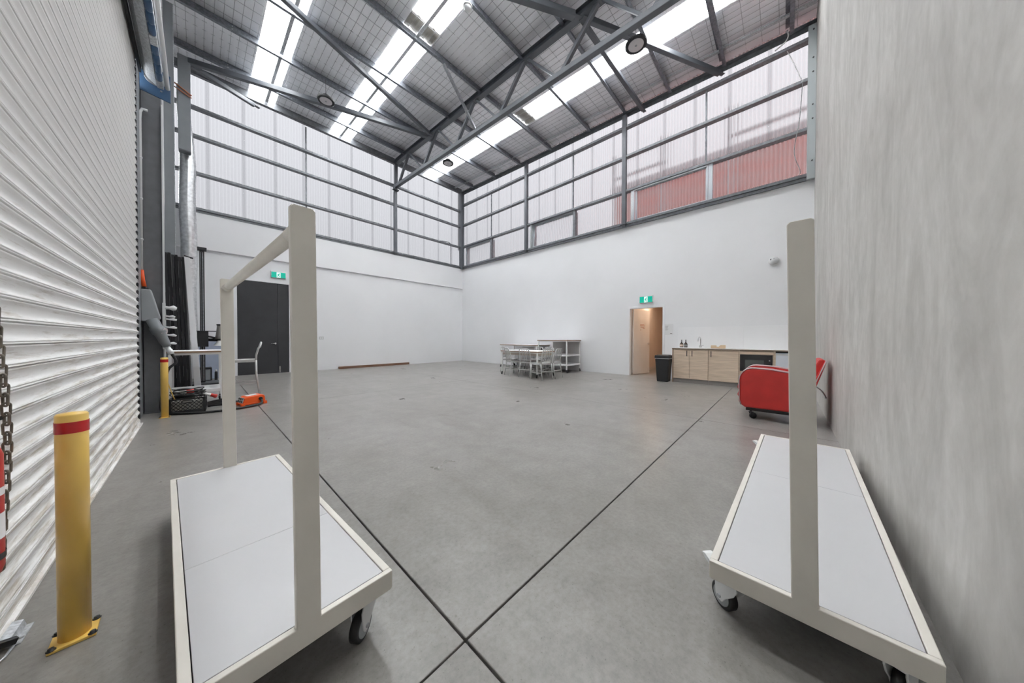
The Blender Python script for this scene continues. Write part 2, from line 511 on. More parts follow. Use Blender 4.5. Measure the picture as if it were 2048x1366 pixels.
# girts and cladding above
GA = [4.755, 5.74, 6.76, 7.54]
def girt(parent, p, q, z, axis, name='girt'):
    """C-channel lying flat: thin front lip, hollow underside"""
    b = MB()
    prof = [(0, 0.006), (0.006, 0.006), (0.006, 0), (0.15, 0), (0.15, -0.06), (0, -0.06)]
    if axis == 'X':
        b.prism(prof, (p, YA - 0.09, z), (0, 1, 0), (0, 0, 1), (q - p, 0, 0))
    else:
        b.prism(prof, (XB - 0.09, p, z), (1, 0, 0), (0, 0, 1), (0, q - p, 0))
    return obj(name, b, girt_paint, parent)
for z in GA:
    girt(wall_a, XD, XB - 0.14, z, 'X')
obj('eave_girt', MB().box((XD, YA - 0.05, 8.43), (XB - 0.06, YA - 0.042, 8.645)).box((XD, YA - 0.05, 8.43), (XB - 0.06, YA + 0.06, 8.438)), girt_paint, wall_a)
obj('cap_flashing', MB().box((XD, YA - 0.06, 4.625), (XB, YA + 0.1, 4.69)), girt_paint, wall_a)
for x in (2.555,):
    zz = GA + [8.4]
    for a, b in zip(zz[:-1], zz[1:]):
        obj('sag_rod', MB().box((x - 0.02, YA - 0.02, a), (x + 0.02, YA + 0.02, b - 0.06)), girt_paint, wall_a)
# corrugated sheets
SHW = 0.762
def corr_mesh(name, w, zlist, mat, pitch=0.0762, amp=0.0145, axis='X'):
    b = MB()
    n = max(4, int(round(w / pitch)) * 8)
    vs, fs = [], []
    for z in zlist:
        for i in range(n + 1):
            u = w * i / n
            d = amp * math.cos(2 * math.pi * u / pitch)
            vs.append((u, d, z) if axis == 'X' else (d, u, z))
    m = n + 1
    for k in range(len(zlist) - 1):
        for i in range(n):
            fs.append((k * m + i, k * m + i + 1, (k + 1) * m + i + 1, (k + 1) * m + i))
    b.add(vs, fs, True)
    return mesh_of(name, b, mat)
def clad(parent, lo, hi, const, z0, z1, axis):
    u = lo
    me = None
    while u < hi:
        if axis == 'Y' or me is None:      # under the raked eave every sheet has its own length
            zt = roof_z(u + SHW / 2) + 0.075 if axis == 'Y' else z1
            me = corr_mesh('cladding_sheet', SHW, [z0, zt], poly_wall, axis=axis)
            lap = corr_mesh('sheet_lap', 0.0762, [z0, zt], poly_lap, axis=axis)
        loc = (u, const, 0) if axis == 'X' else (const, u, 0)
        s = share('cladding_sheet', me, parent, loc)
        dl = (SHW - 0.04, 0.004, 0) if axis == 'X' else (0.004, SHW - 0.04, 0)
        share('sheet_lap', lap, s, dl)
        u += SHW
clad(wall_a, XD, XB + 0.1, YA + 0.08, 4.62, 8.74, 'X')

# ---- far right wall: white, with doorway
BY0, BY1, BZ = 2.575, 3.54, 2.075
wb = MB()
wb.box((XB, YC - 0.2, 0), (XB + 0.15, BY0, 4.64)).box((XB, BY1, 0), (XB + 0.15, YA + 0.15, 4.64)).box((XB, BY0, BZ), (XB + 0.15, BY1, 4.64))
wall_b = struct(obj('wall_back_right', wb, white_paint), 'tall white wall with doorway and kitchenette below milky cladding')
obj('cap_flashing', MB().box((XB - 0.06, YC, 4.625), (XB + 0.1, YA, 4.69)), girt_paint, wall_b)
GB = [4.755, 5.76, 6.83]
for z in GB:
    girt(wall_b, YC, YA - 0.14, z, 'Y')
g4 = MB()
for k in range(1):
    prof = [(0, 0.006), (0.006, 0.006), (0.006, 0), (0.15, 0), (0.15, -0.06), (0, -0.06)]
    g4.prism(prof, (XB - 0.09, YC, 7.70), (1, 0, 0), (0, 0, 1), (0, YA - 0.14 - YC, 0.14))
obj('girt', g4, girt_paint, wall_b)
ev = MB()
prof = [(0, 0), (0.12, 0), (0.12, -0.12), (0.114, -0.12), (0.114, -0.008), (0.0, -0.008)]
ev.prism(prof, (XB - 0.10, YC, roof_z(YC, 8.44) + 0.06), (1, 0, 0), (0, 0, 1), (0, YA - YC, SLOPE * (YA - YC)))
obj('eave_angle', ev, girt_paint, wall_b)
ROD_B = {9.85: GB + [7.78], 5.57: GB + [7.78], 1.56: GB + [7.72]}
for y, zz in ROD_B.items():
    for a, b in list(zip(zz[:-1], zz[1:]))[1:]:
        obj('sag_rod', MB().box((XB - 0.02, y - 0.02, a), (XB + 0.02, y + 0.02, b - 0.06)), girt_paint, wall_b)
for y in (9.83, 5.50, 1.45):
    obj('window_post', MB().box((XB - 0.05, y - 0.045, 4.70), (XB + 0.06, y + 0.045, 5.70)), alu_frame if y < 2 else girt_paint, wall_b)
for y in (3.47, 7.50):
    obj('window_post', MB().box((XB - 0.04, y - 0.04, 4.70), (XB + 0.06, y + 0.04, 5.70)), galv_light, wall_b)
clad_hi = YA + 0.1
clad(wall_b, YC, clad_hi, XB + 0.075, 5.70, 8.50, 'Y')
# below the second girt: fixed sheets between the three awning windows
WIN = [(9.90, 11.70, 2.0), (5.56, 7.42, 6.0), (1.51, 3.39, 0.0)]
def fixed_strip(lo, hi):
    w = hi - lo
    n = max(1, int(round(w / SHW)))
    me = corr_mesh('cladding_sheet', w / n, [4.62, 5.72], poly_wall, axis='Y', pitch=w / n / max(1, round(w / n / 0.0762)))
    for k in range(n):
        share('cladding_sheet', me, wall_b, (XB + 0.075, lo + k * w / n, 0))
for lo, hi in ((YC, 1.47), (3.42, 5.52), (7.45, 9.86), (11.74, YA + 0.1)):
    fixed_strip(lo, hi)
for k, (y0, y1, tilt) in enumerate(WIN):
    wr = bpy.data.objects.new('window_%d' % (k + 1), None); COL.objects.link(wr)
    struct(wr, ('awning window near the corner, slightly open', 'awning window pushed open in the middle bay',
                'closed awning window with red building behind')[k])
    wr.location = (XB + 0.02, y0, 4.762); wr.rotation_euler = (0, math.radians(tilt), 0)
    w, hgt, f = y1 - y0, 0.935, 0.05
    fr = MB().box((-0.03, 0, 0), (0.03, w, f)).box((-0.03, 0, hgt - f), (0.03, w, hgt)).box((-0.03, 0, f), (0.03, f, hgt - f)).box((-0.03, w - f, f), (0.03, w, hgt - f))
    obj('window_frame', fr, alu_frame, wr, world=False, bevel=0.004)
    pw = w - 2 * f
    me = corr_mesh('window_pane', pw, [f, hgt - f], poly_wall, pitch=pw / round(pw / 0.0762), axis='Y')
    share('window_pane', me, wr, (0.0, f, 0))
for y0, y1, _t in WIN[:2]:          # added screens that block bright sky in the gaps round the tilted sashes
    hd = MB().box((XB + 0.01, y0 - 0.03, 5.685), (XB + 0.24, y1 + 0.03, 5.70)).box((XB + 0.01, y1, 4.70), (XB + 0.24, y1 + 0.03, 5.685)).box((XB + 0.01, y0 - 0.03, 4.70), (XB + 0.24, y0, 5.685))
    obj('window_hood', hd, alu_frame, wall_b)
# outer frame of the closed window
fr = MB()
y0, y1 = 1.50, 3.43
fr.box((XB - 0.06, y0, 4.68), (XB - 0.015, y0 + 0.03, 5.66)).box((XB - 0.06, y1 - 0.03, 4.68), (XB - 0.015, y1, 5.66)).box((XB - 0.06, y0, 5.66), (XB - 0.015, y1, 5.70))
obj('window_surround', fr, alu_frame, wall_b)

# doorway frame, open leaf, corridor behind
d2 = sroot('door_2', 'cream door standing open in the white wall')
fr = MB().box((XB - 0.012, BY0 - 0.045, 0), (XB + 0.16, BY0 + 0.012, BZ + 0.045)).box((XB - 0.012, BY1 - 0.012, 0), (XB + 0.16, BY1 + 0.045, BZ + 0.045)).box((XB - 0.012, BY0 + 0.012, BZ - 0.012), (XB + 0.16, BY1 - 0.012, BZ + 0.045))
obj('door_frame', fr, white_paint, d2, bevel=0.003)
hp, ang = Vector((XB + 0.13, BY1 - 0.03, 0)), math.radians(-14.5)
ldir = Vector((math.cos(ang), math.sin(ang), 0)); ln = Vector((-ldir.y, ldir.x, 0))
lb = MB().bar(hp + ldir * 0.02 + ln * -0.02 + Vector((0, 0, BZ / 2)), hp + ldir * 0.87 + ln * -0.02 + Vector((0, 0, BZ / 2)), 0.04, BZ - 0.04)
leaf = obj('door_leaf', lb, door_cream, d2, bevel=0.002)
hk = hp + ldir * 0.80 + ln * -0.04 + Vector((0, 0, 0.98))
hb = MB().cyl(hk, hk - ln * 0.055, 0.011, 10).tube([hk - ln * 0.055, hk - ln * 0.06 - ldir * 0.04, hk - ln * 0.055 - ldir * 0.12], 0.011, 10)
hb.cyl(hk + ln * 0.002, hk - ln * 0.01, 0.027, 14)
obj('lever_handle', hb, chrome, leaf)
for r_, (a_, b_) in enumerate(((0.36, 0.58), (0.36, 0.60), (0.38, 0.58), (0.50, 0.60), (0.36, 0.42))):
    p_ = hp + ln * -0.0415 + Vector((0, 0, 1.60 - r_ * 0.045))
    obj('lettering_line', MB().bar(p_ + ldir * a_, p_ + ldir * b_, 0.002, 0.014), ink_red, leaf)
cr = MB().box((XB + 0.15, BY1 + 0.06, 0), (13.2, BY1 + 0.16, 2.5)).box((XB + 0.15, 2.1, 0), (13.2, 2.2, 2.5)).box((13.1, 2.2, 0), (13.2, BY1 + 0.06, 2.5))
wc = struct(obj('wall_corridor', cr, corridor_paint), 'warm lit corridor walls behind the open door')
struct(obj('ceiling_corridor', MB().box((XB + 0.15, 2.1, 2.5), (13.2, BY1 + 0.16, 2.6)), white_paint), 'low white corridor ceiling')
struct(obj('floor_corridor', MB().box((XB + 0.02, 2.1, -0.1), (13.2, BY1 + 0.16, 0.0)), floor_m), 'concrete corridor floor behind the doorway')
struct(obj('baseboard_corridor', MB().box((XB + 0.16, BY1 + 0.045, 0), (13.1, BY1 + 0.06, 0.10)), door_cream), 'cream corridor skirting')
for lx, ly, lab in ((10.9, 3.32, 'warm round downlight in the corridor ceiling, the further one'), (10.0, 2.75, 'warm round downlight in the corridor ceiling, the nearer one')):  # the nearer one is an unseen fill lamp added to brighten the corridor
    cl = thing('downlight', lab, 'lamp', (lx, ly, 2.5))
    obj('lens', MB().lathe([(0.06, -0.012), (0.06, -0.004)], (lx, ly, 2.5), 16), lamp_warm, cl)
    obj('trim_ring', MB().lathe([(0.062, -0.014), (0.085, -0.010), (0.085, 0.0), (0.062, 0.0)], (lx, ly, 2.5), 20, cap=False), white_paint, cl)

# ---- skirting line along the white walls
struct(obj('baseboard_back_right', MB().box((XB - 0.008, BY1 + 0.05, 0), (XB, YA, 0.10)), white_paint), 'thin white skirting along the white wall')

# ---- ceiling: deck, insulation, wire mesh, purlins, rooflights
STRIPS = [(1.09, 1.74), (3.30, 4.02), (7.06, 7.74)]
edges = [XD - 0.15, STRIPS[0][0], STRIPS[0][1], STRIPS[1][0], STRIPS[1][1], STRIPS[2][0], STRIPS[2][1], XB + 0.15]
Y0R, Y1R = YC - 0.15, YA + 0.12
ce = MB()
for a, b in ((0, 1), (2, 3), (4, 5), (6, 7)):
    x0, x1 = edges[a], edges[b]
    vs = [(x, y, roof_z(y) + dz) for dz in (0.07, 0.10) for x, y in ((x0, Y0R), (x1, Y0R), (x1, Y1R), (x0, Y1R))]
    ce.add(vs, [(3, 2, 1, 0), (4, 5, 6, 7), (0, 1, 5, 4), (1, 2, 6, 5), (2, 3, 7, 6), (3, 0, 4, 7)])
ceil = struct(obj('ceiling', ce, deck_metal), 'sloping insulated metal roof with three rooflight strips')
def blanket(x0, x1):
    b = MB()
    nx = max(2, int(round((x1 - x0) / 0.05)))
    ny = int(round((Y1R - Y0R) / 0.075))
    vs, fs = [], []
    for j in range(ny + 1):
        y = Y0R + (Y1R - Y0R) * j / ny
        for i in range(nx + 1):
            x = x0 + (x1 - x0) * i / nx
            bul = 0.016 * abs(math.sin(math.pi * x / 0.15)) ** 0.7 * (0.35 + 0.65 * abs(math.sin(math.pi * y / 0.30)) ** 0.7)
            bul += 0.010 * math.sin(x * 2.1 + y * 0.7) * math.sin(y * 1.3)
            vs.append((x, y, roof_z(y) - bul + 0.012))
    m = nx + 1
    for j in range(ny):
        for i in range(nx):
            fs.append((j * m + i, (j + 1) * m + i, (j + 1) * m + i + 1, j * m + i + 1))
    b.add(vs, fs, True)
    return obj('insulation_blanket', b, insul, ceil)
for a, b in ((0, 1), (2, 3), (4, 5), (6, 7)):
    blanket(edges[a], edges[b])
mesh_b = MB()
def wire(p, q, r=0.0035):
    p, q = Vector(p), Vector(q)
    d = (q - p).normalized()
    u = Vector((0, 0, 1)); s_ = d.cross(u).normalized()
    o3 = [s_ * r + u * r * 0.5, s_ * -r + u * r * 0.5, u * -r]
    mesh_b.add([p + o for o in o3] + [q + o for o in o3], [(0, 1, 4, 3), (1, 2, 5, 4), (2, 0, 3, 5)])
x = XD
while x < XB:
    k = round(x / 0.15) * 0.15
    wire((k, Y0R, roof_z(Y0R) - 0.004), (k, Y1R, roof_z(Y1R) - 0.004))
    x += 0.15
y = YC
while y < YA:
    wire((XD - 0.1, y, roof_z(y) - 0.004), (XB + 0.1, y, roof_z(y) - 0.004))
    y += 0.30
wm = obj('safety_mesh', mesh_b, wire_dark, ceil)
wm['kind'] = 'stuff'
def roof_sheet(x0, x1, ya, yb, mat, name):
    b = MB()
    n = int(round((x1 - x0) / 0.19)) * 6
    vs, fs = [], []
    for y in (ya, yb):
        for i in range(n + 1):
            x = x0 + (x1 - x0) * i / n
            t = (i % 6)
            d = 0.026 if t in (0,) else (0.026 if t == 1 else 0.0)
            vs.append((x, y, roof_z(y) + 0.035 + d))
    m = n + 1
    for i in range(n):
        fs.append((i, i + 1, m + i + 1, m + i))
    b.add(vs, fs, False)
    return obj(name, b, mat, ceil)
for k, (x0, x1) in enumerate(STRIPS):
    if k == 0:
        roof_sheet(x0 - 0.03, x1 + 0.03, Y0R, Y1R, poly_roof, 'rooflight_sheet')
    else:
        roof_sheet(x0 - 0.03, x1 + 0.03, Y0R, 6.15, poly_roof, 'rooflight_sheet')
        roof_sheet(x0 - 0.03, x1 + 0.03, 6.15, 6.56, sheet_beige, 'bare_roof_sheet')
        roof_sheet(x0 - 0.03, x1 + 0.03, 6.56, Y1R, poly_roof, 'rooflight_sheet')
PUR = [11.10, 9.57, 8.05, 6.50, 4.90, 3.68, 2.42, 1.17, -0.06]
pprof = [(0.038, 0.0), (-0.037, 0.0), (-0.037, -0.02), (-0.031, -0.02), (-0.031, -0.006), (0.032, -0.006), (0.032, -0.194), (0.101, -0.194), (0.101, -0.18), (0.107, -0.18), (0.107, -0.2), (0.038, -0.2)]
for y in PUR:
    b = MB().prism([(-p, q) for p, q in pprof], (XD - 0.05, y + 0.07, roof_z(y) - 0.012), (0, 1, 0), (0, 0, 1), (XB + 0.02 - XD, 0, 0))
    pu = obj('roof_purlin', b, purlin_galv, ceil)
    bolts = MB()
    for bx_ in (0.6, 2.0, 2.9, 4.6, 6.4, 8.2):
        for dz in (0.07, 0.14):
            bolts.lathe([(0.011, -0.006), (0.008, 0.006)], (bx_, y + 0.024, roof_z(y) - dz), 8, 'Y')
    obj('purlin_bolts', bolts, galv_light, pu)['kind'] = 'stuff'
for x in (1.51, 3.61, 8.68):
    ylist = [YC] + PUR[::-1] + [YA - 0.05]
    for a, b_ in zip(ylist[:-1], ylist[1:]):
        obj('bridging_bar', MB().bar((x, a + 0.03, roof_z(a) - 0.11), (x, b_ - 0.03, roof_z(b_) - 0.11), 0.07, 0.04), galv_light, ceil)

# ---- roller door
rd = sroot('door_3', 'wide white ribbed steel roller door, grimy along its ribs')
PITCH, DY0, DY1 = 0.096, YC, 6.18
pf = [(0.0, -0.014), (0.025, -0.014), (0.035, 0.006), (0.06, 0.0095), (0.10, 0.0095), (0.125, 0.006), (0.135, 0.001), (0.15, 0.001), (0.16, 0.0065), (0.185, 0.0085), (0.215, 0.007), (0.26, 0.001), (0.36, -0.005), (0.50, -0.0085), (0.64, -0.008), (0.78, -0.003), (0.90, 0.004), (0.955, 0.0065), (0.985, 0.005), (1.0, -0.014)]
sl = MB()
vs = [(px_, y, z_ * PITCH) for y in (DY0, DY1) for z_, px_ in pf]
n_ = len(pf)
sl.add(vs, [(i, n_ + i, n_ + i + 1, i + 1) for i in range(n_ - 1)], True)
slat_me = mesh_of('slat', sl, slat_m)
clip = MB().prism([(-0.012, 0.012), (0.010, 0.018), (0.012, 0.070), (-0.012, 0.078)], (0, DY1 - 0.004, 0), (1, 0, 0), (0, 0, 1), (0, 0.05, 0))
clip_me = mesh_of('end_clip', clip, black_plastic)
for k in range(51):
    s_ = share('slat', slat_me, rd, (XD, 0, 0.06 + k * PITCH))
    share('end_clip', clip_me, s_)
obj('bottom_rail', MB().box((XD - 0.03, DY0, 0.004), (XD + 0.03, DY1 + 0.06, 0.018)).box((XD - 0.012, DY0, 0.018), (XD + 0.012, DY1, 0.064)), slat_m, rd)
obj('door_backing', MB().box((XD - 0.05, DY0, 0), (XD - 0.03, DY1 + 0.1, 4.9)), black_plastic, rd)
obj('guide_rail', MB().box((XD - 0.03, DY1 + 0.045, 0), (XD - 0.004, DY1 + 0.055, 4.75)).box((XD - 0.01, DY1 + 0.03, 0), (XD + 0.0, DY1 + 0.045, 4.75)), galv, rd)
obj('guide_track', MB().box((XD - 0.06, DY1 + 0.075, 0), (XD - 0.03, DY1 + 0.34, 4.6)), col_dark, rd)

# ================================================================== STEEL AND ROOF THINGS
# ---- truss
XT = 5.62
tr = thing('roof_truss', 'dark grey steel roof truss with zigzag webs spanning the hall', 'truss', (XT, YA, 8.4))
def tz(y): return 8.50 - SLOPE * (YA - y)
def bz(y): return 7.42 - SLOPE * (YA - y)
tc_ = MB()
for dx, w_, z0_, z1_ in ((0, 0.15, -0.012, 0.0), (0, 0.012, -0.16, -0.012), (0, 0.15, -0.172, -0.16)):
    ya, yb = YC + 0.02, YA - 0.1
    vs = [(XT + s_ * w_ / 2, y, tz(y) + z) for y in (ya, yb) for s_, z in ((-1, z0_), (1, z0_), (1, z1_), (-1, z1_))]
    tc_.add(vs, [(0, 1, 2, 3), (7, 6, 5, 4), (0, 4, 5, 1), (1, 5, 6, 2), (2, 6, 7, 3), (3, 7, 4, 0)])
obj('top_chord', tc_, truss_paint, tr)
bc = MB().bar((XT, YC + 0.02, bz(YC) - 0.0), (XT, YA - 0.06, bz(YA)), 0.125, 0.125)
obj('bottom_chord', bc, truss_paint, tr, bevel=0.012)
TOPN = [10.69, 8.72, 6.74, 4.77, 2.80, 0.83]
BOTN = [11.62, 9.70, 7.72, 5.76, 3.80, 1.85, -0.1]
for k, y in enumerate(TOPN):
    b = MB().bar((XT, y + 0.05, tz(y) - 0.15), (XT, BOTN[k] - 0.10, bz(BOTN[k]) + 0.05), 0.085, 0.085, (0, 1, 0))
    obj('web_member', b, truss_paint, tr, bevel=0.008)
    b = MB().bar((XT, y - 0.05, tz(y) - 0.15), (XT, BOTN[k + 1] + 0.10, bz(BOTN[k + 1]) + 0.05), 0.055, 0.055, (0, 1, 0))
    obj('web_member', b, truss_paint, tr, bevel=0.006)
b = MB().bar((XT, YA - 0.2, tz(YA) - 0.15), (XT, YA - 0.2, bz(YA) - 0.15), 0.12, 0.12, (0, 1, 0)).box((XT - 0.12, YA - 0.26, bz(YA) - 0.16), (XT + 0.12, YA - 0.12, bz(YA) - 0.13))
obj('end_post', b, truss_paint, tr)

def brace(label, p, q, w=0.10, h=0.10, name='roof_brace', ends=True):
    p, q = Vector(p), Vector(q)
    r = thing(name, label, 'brace', p, group='roof plane braces')
    obj('tube', MB().bar(p, q, w, h), truss_paint, r, bevel=0.01)
    d = (q - p).normalized()
    obj('end_cleat', MB().bar(p - d * 0.14, p + d * 0.05, 0.09, 0.012), truss_paint, r)
    obj('end_cleat', MB().bar(q - d * 0.05, q + d * 0.14, 0.09, 0.012), truss_paint, r)
    return r
nodeA = (XT - 0.12, 9.17, tz(9.17) - 0.2)
nodeB = (XT + 0.12, 3.12, tz(3.12) - 0.2)
brace('steel roof brace passing above the round lamp by the far left wall', (-0.12, 11.25, 8.24), nodeA, 0.11, 0.13)
brace('steel roof brace crossing both left rooflights towards the truss', (-0.4, 7.02, 8.07), (XT - 0.16, 9.0, tz(9.0) - 0.2), 0.10, 0.10)
brace('short steel brace from the left column top to the milky wall', (-0.1, 11.35, 8.23), (1.22, YA - 0.08, 8.27), 0.09, 0.11)
brace('steel roof brace from the truss to the white wall eave beside the right lamp', nodeB, (XB - 0.05, 1.28, 7.93), 0.10, 0.12)
brace('steel roof strut square from the truss to the white wall eave', (XT + 0.14, 3.24, tz(3.2) - 0.19), (XB - 0.05, 3.16, 8.0), 0.10, 0.10)
brace('steel roof brace entering at the top edge of view, left of the truss', (-0.4, 6.9, 7.98), (XT - 0.14, 3.32, tz(3.3) - 0.18), 0.13, 0.13)
fb_ = thing('fly_brace', 'thin strut from a purlin down to the truss bottom chord', 'brace', (4.33, 6.45, 8.23))
obj('angle_strut', MB().bar((4.33, 6.45, 8.17), (XT - 0.05, 6.68, bz(6.68) + 0.06), 0.06, 0.06), galv, fb_)

# ---- columns
def column(label, x0, x1, y0, y1, z0, z1, m, name='steel_column'):
    c = thing(name, label, 'column', ((x0 + x1) / 2, (y0 + y1) / 2, z0))
    return c
c = column('slim steel post in the milky wall under the truss end', 0, 0, 0, 0, 0, 0, None)
c.location = (XT + 0.03, YA - 0.08, 4.6); W[c] = Matrix.Translation(c.location)
obj('post', MB().box((XT - 0.03, YA - 0.14, 4.62), (XT + 0.09, YA - 0.02, bz(YA) - 0.16)), truss_paint, c, bevel=0.008)
obj('base_plate', MB().box((XT - 0.09, YA - 0.16, 4.692), (XT + 0.15, YA - 0.095, 4.705)), truss_paint, c)
c = column('dark steel corner post where the two milky walls meet', XB - 0.2, XB, YA - 0.2, YA, 4.6, 8.4, None)
b = MB().box((XB - 0.17, YA - 0.16, 4.62), (XB - 0.158, YA + 0.02, roof_z(YA, 8.42))).box((XB - 0.02, YA - 0.16, 4.62), (XB - 0.008, YA + 0.02, roof_z(YA, 8.42))).box((XB - 0.158, YA - 0.08, 4.62), (XB - 0.02, YA - 0.066, roof_z(YA, 8.42)))
obj('post', b, truss_paint, c)
obj('fascia_plate', MB().box((XB - 0.19, YA - 0.185, 4.62), (XB - 0.10, YA - 0.165, 8.38)).box((XB - 0.085, YA - 0.185, 4.62), (XB - 0.012, YA - 0.165, 8.38)), truss_paint, c)
for y, lab in ((7.70, 'steel wall post left of the middle window bay'), (3.70, 'steel wall post beside the closed window and red glow')):
    c = column(lab, XB - 0.1, XB + 0.03, y - 0.06, y + 0.06, 4.6, 8.2, None)
    obj('post', MB().box((XB - 0.13, y - 0.06, 4.62), (XB - 0.01, y + 0.06, roof_z(y, 8.40))), truss_paint, c, bevel=0.006)
    obj('base_plate', MB().box((XB - 0.16, y - 0.10, 4.692), (XB - 0.095, y + 0.10, 4.705)), truss_paint, c)
c = column('pale grey steel column at the precast wall end', XB - 0.1, XB, YC, YC + 0.16, 4.6, 8, None)
obj('post', MB().box((XB - 0.11, YC + 0.0, 4.62), (XB - 0.01, YC + 0.13, 7.92)), M('pale_column_paint', (0.42, 0.46, 0.47), 0.4), c, bevel=0.006)
bl = MB()
for z in (5.0, 5.9, 6.2, 6.9, 7.2, 7.8):
    bl.lathe([(0.014, -0.015), (0.014, 0.0)], (XB - 0.115, YC + 0.05, z), 8, 'X')
obj('bolts', bl, black_metal, c)['kind'] = 'stuff'
# columns beside the roller door
c = column('dark grey steel column beside the roller door', XD, -0.36, 7.0, 7.25, 0, 8.2, None)
b = MB().box((XD - 0.02, 7.02, 0), (-0.365, 7.24, 8.2))
obj('shaft', b, col_dark, c, bevel=0.004)
obj('edge_trim', MB().box((-0.365, 6.985, 0), (-0.345, 7.02, 4.7)), conduit_w, c)
obj('base_plate', MB().box((XD - 0.02, 6.99, 0), (-0.35, 7.3, 0.012)), col_dark, c)
c = column('lighter grey steel column rising to the roof behind the dark one', -0.465, -0.32, 9.6, 9.8, 0, 8.2, None)
b = MB().box((-0.465, 9.60, 0), (-0.322, 9.612, 8.25)).box((-0.465, 9.78, 0), (-0.322, 9.792, 8.25)).box((-0.40, 9.612, 0), (-0.388, 9.78, 8.25))
obj('shaft', b, col_paint, c)
obj('edge_strip', MB().box((-0.325, 9.595, 2.4), (-0.315, 9.613, 8.25)), galv_light, c)
c = thing('hanging_steel_post', 'grey steel box post hanging from the roof over the silver duct', 'post', (-0.17, 11.3, 5.9))
obj('shaft', MB().box((-0.31, 11.2, 5.92), (-0.09, 11.4, 8.3)), col_paint, c, bevel=0.006)
obj('end_cap', MB().box((-0.30, 11.21, 5.895), (-0.10, 11.39, 5.92)), col_dark, c)
obj('orange_tie', MB().tube([(-0.40, 11.17, 7.52), (-0.2, 11.18, 7.42), (-0.075, 11.17, 7.34)], 0.018, 6).tube([(-0.40, 11.17, 7.42), (-0.2, 11.18, 7.34), (-0.075, 11.17, 7.28)], 0.014, 6), ink_red, c)
# ribbed silver duct
dct = thing('foil_duct', 'ribbed silver foil duct hanging down beside the left columns', 'duct', (-0.17, 11.62, 2.2))
b = MB()
pts, rs = [], []
nseg = 320
for i in range(nseg + 1):
    z = 7.75 - (7.75 - 0.6) * i / nseg
    t = max(0.0, min(1.0, (7.6 - z) / 2.0))
    pts.append((-0.235 + 0.075 * t + 0.012 * math.sin(z * 2.3), 11.62, z))
    rs.append((0.10 + 0.055 * t) * (1.0 + (0.045 if i % 2 else -0.035)))
b.tube(pts, rs, 14)
obj('duct_skin', b, foil, dct)
obj('clamp_band', MB().lathe([(0.112, -0.03), (0.112, 0.03)], (-0.235, 11.62, 7.70), 18), galv_light, dct)

# ---- roller-door drum under the lintel
dr = thing('door_drum', 'galvanised roller door drum with blue pads and blue end bracket', 'roller', (-0.34, 6.4, 4.75))
yb0, yb1 = YC + 0.02, 6.38
obj('drum', MB().cyl((-0.40, yb0, 4.80), (-0.40, yb1, 4.80), 0.085, 24), galv, dr)
tray = MB().prism([(-0.498, 4.82), (-0.488, 4.765), (-0.445, 4.69), (-0.368, 4.625), (-0.362, 4.635), (-0.44, 4.70), (-0.482, 4.77), (-0.492, 4.82)], (0, yb0, 0), (1, 0, 0), (0, 0, 1), (0, yb1 - yb0, 0))
obj('galvanised_tray', tray, galv_light, dr)
obj('brush_seal', MB().box((-0.522, yb0, 4.72), (-0.499, yb1, 4.90)), black_plastic, dr)  # black strip standing in for the shade in the gap between curtain and tray
y = yb1
k = 0
while y > 1.0:
    cl_ = MB().box((-0.362, y - 0.16, 4.604), (-0.302, y, 4.640))
    obj('clamp_plate', cl_, galv_light, dr, bevel=0.006)
    pd = MB()
    n_ = 4
    ln_ = 0.72 / n_
    for q in range(n_):
        ya_ = y - 0.16 - q * ln_
        pts = [(-0.332, ya_ - 0.004, 4.634), (-0.332, ya_ - 0.03, 4.628), (-0.332, ya_ - ln_ + 0.03, 4.628), (-0.332, ya_ - ln_ + 0.004, 4.634)]
        pd.tube(pts, [0.024, 0.030, 0.030, 0.024], 10)
    obj('blue_pad', pd, blue_m, dr)
    y -= 0.88
obj('white_bar', MB().cyl((-0.270, yb0, 4.645), (-0.270, yb1, 4.645), 0.024, 14), conduit_w, dr)
obj('end_disc', MB().lathe([(0.10, -0.01), (0.10, 0.012), (0.05, 0.014)], (-0.38, yb1 + 0.01, 4.73), 24, 'Y'), galv, dr)
obj('end_bracket', MB().prism([(-0.52, 4.53), (-0.245, 4.49), (-0.245, 4.86), (-0.44, 4.92), (-0.52, 4.76)], (0, 6.44, 0), (1, 0, 0), (0, 0, 1), (0, 0.012, 0)), blue_m, dr)
obj('bracket_bolt', MB().lathe([(0.012, -0.015), (0.012, 0.0)], (-0.33, 6.44, 4.60), 8, 'Y'), chrome, dr)

# ---- vertical conduit and three-phase socket on the column
cd = thing('white_conduit', 'white conduit pipe running down the dark column to the socket', 'conduit', (-0.52, 6.95, 2.0))
obj('pipe', MB().tube([(-0.49, 6.96, 4.52), (-0.54, 6.96, 4.52), (-0.560, 6.96, 4.47), (-0.565, 6.96, 4.38), (-0.566, 6.96, 2.14)], 0.018, 10), conduit_w, cd)
for z in (2.6, 3.2, 3.8):
    obj('pipe_clip', MB().lathe([(0.024, -0.012), (0.024, 0.012)], (-0.566, 6.96, z), 10), conduit_w, cd)
obj('orange_sleeve', MB().tube([(-0.566, 6.96, 2.15), (-0.556, 6.96, 2.0), (-0.54, 6.95, 1.90)], 0.024, 10), orange_pl, cd)
sk = thing('power_socket', 'grey three-phase socket with plug on the dark column', 'socket', (-0.5, 6.9, 1.4))
b = MB().prism([(-0.572, 1.39), (-0.572, 1.86), (-0.475, 1.86), (-0.435, 1.68), (-0.385, 1.44), (-0.43, 1.38)], (0, 7.0, 0), (1, 0, 0), (0, 0, 1), (0, -0.13, 0))
obj('housing', b, grey_box, sk, bevel=0.012)
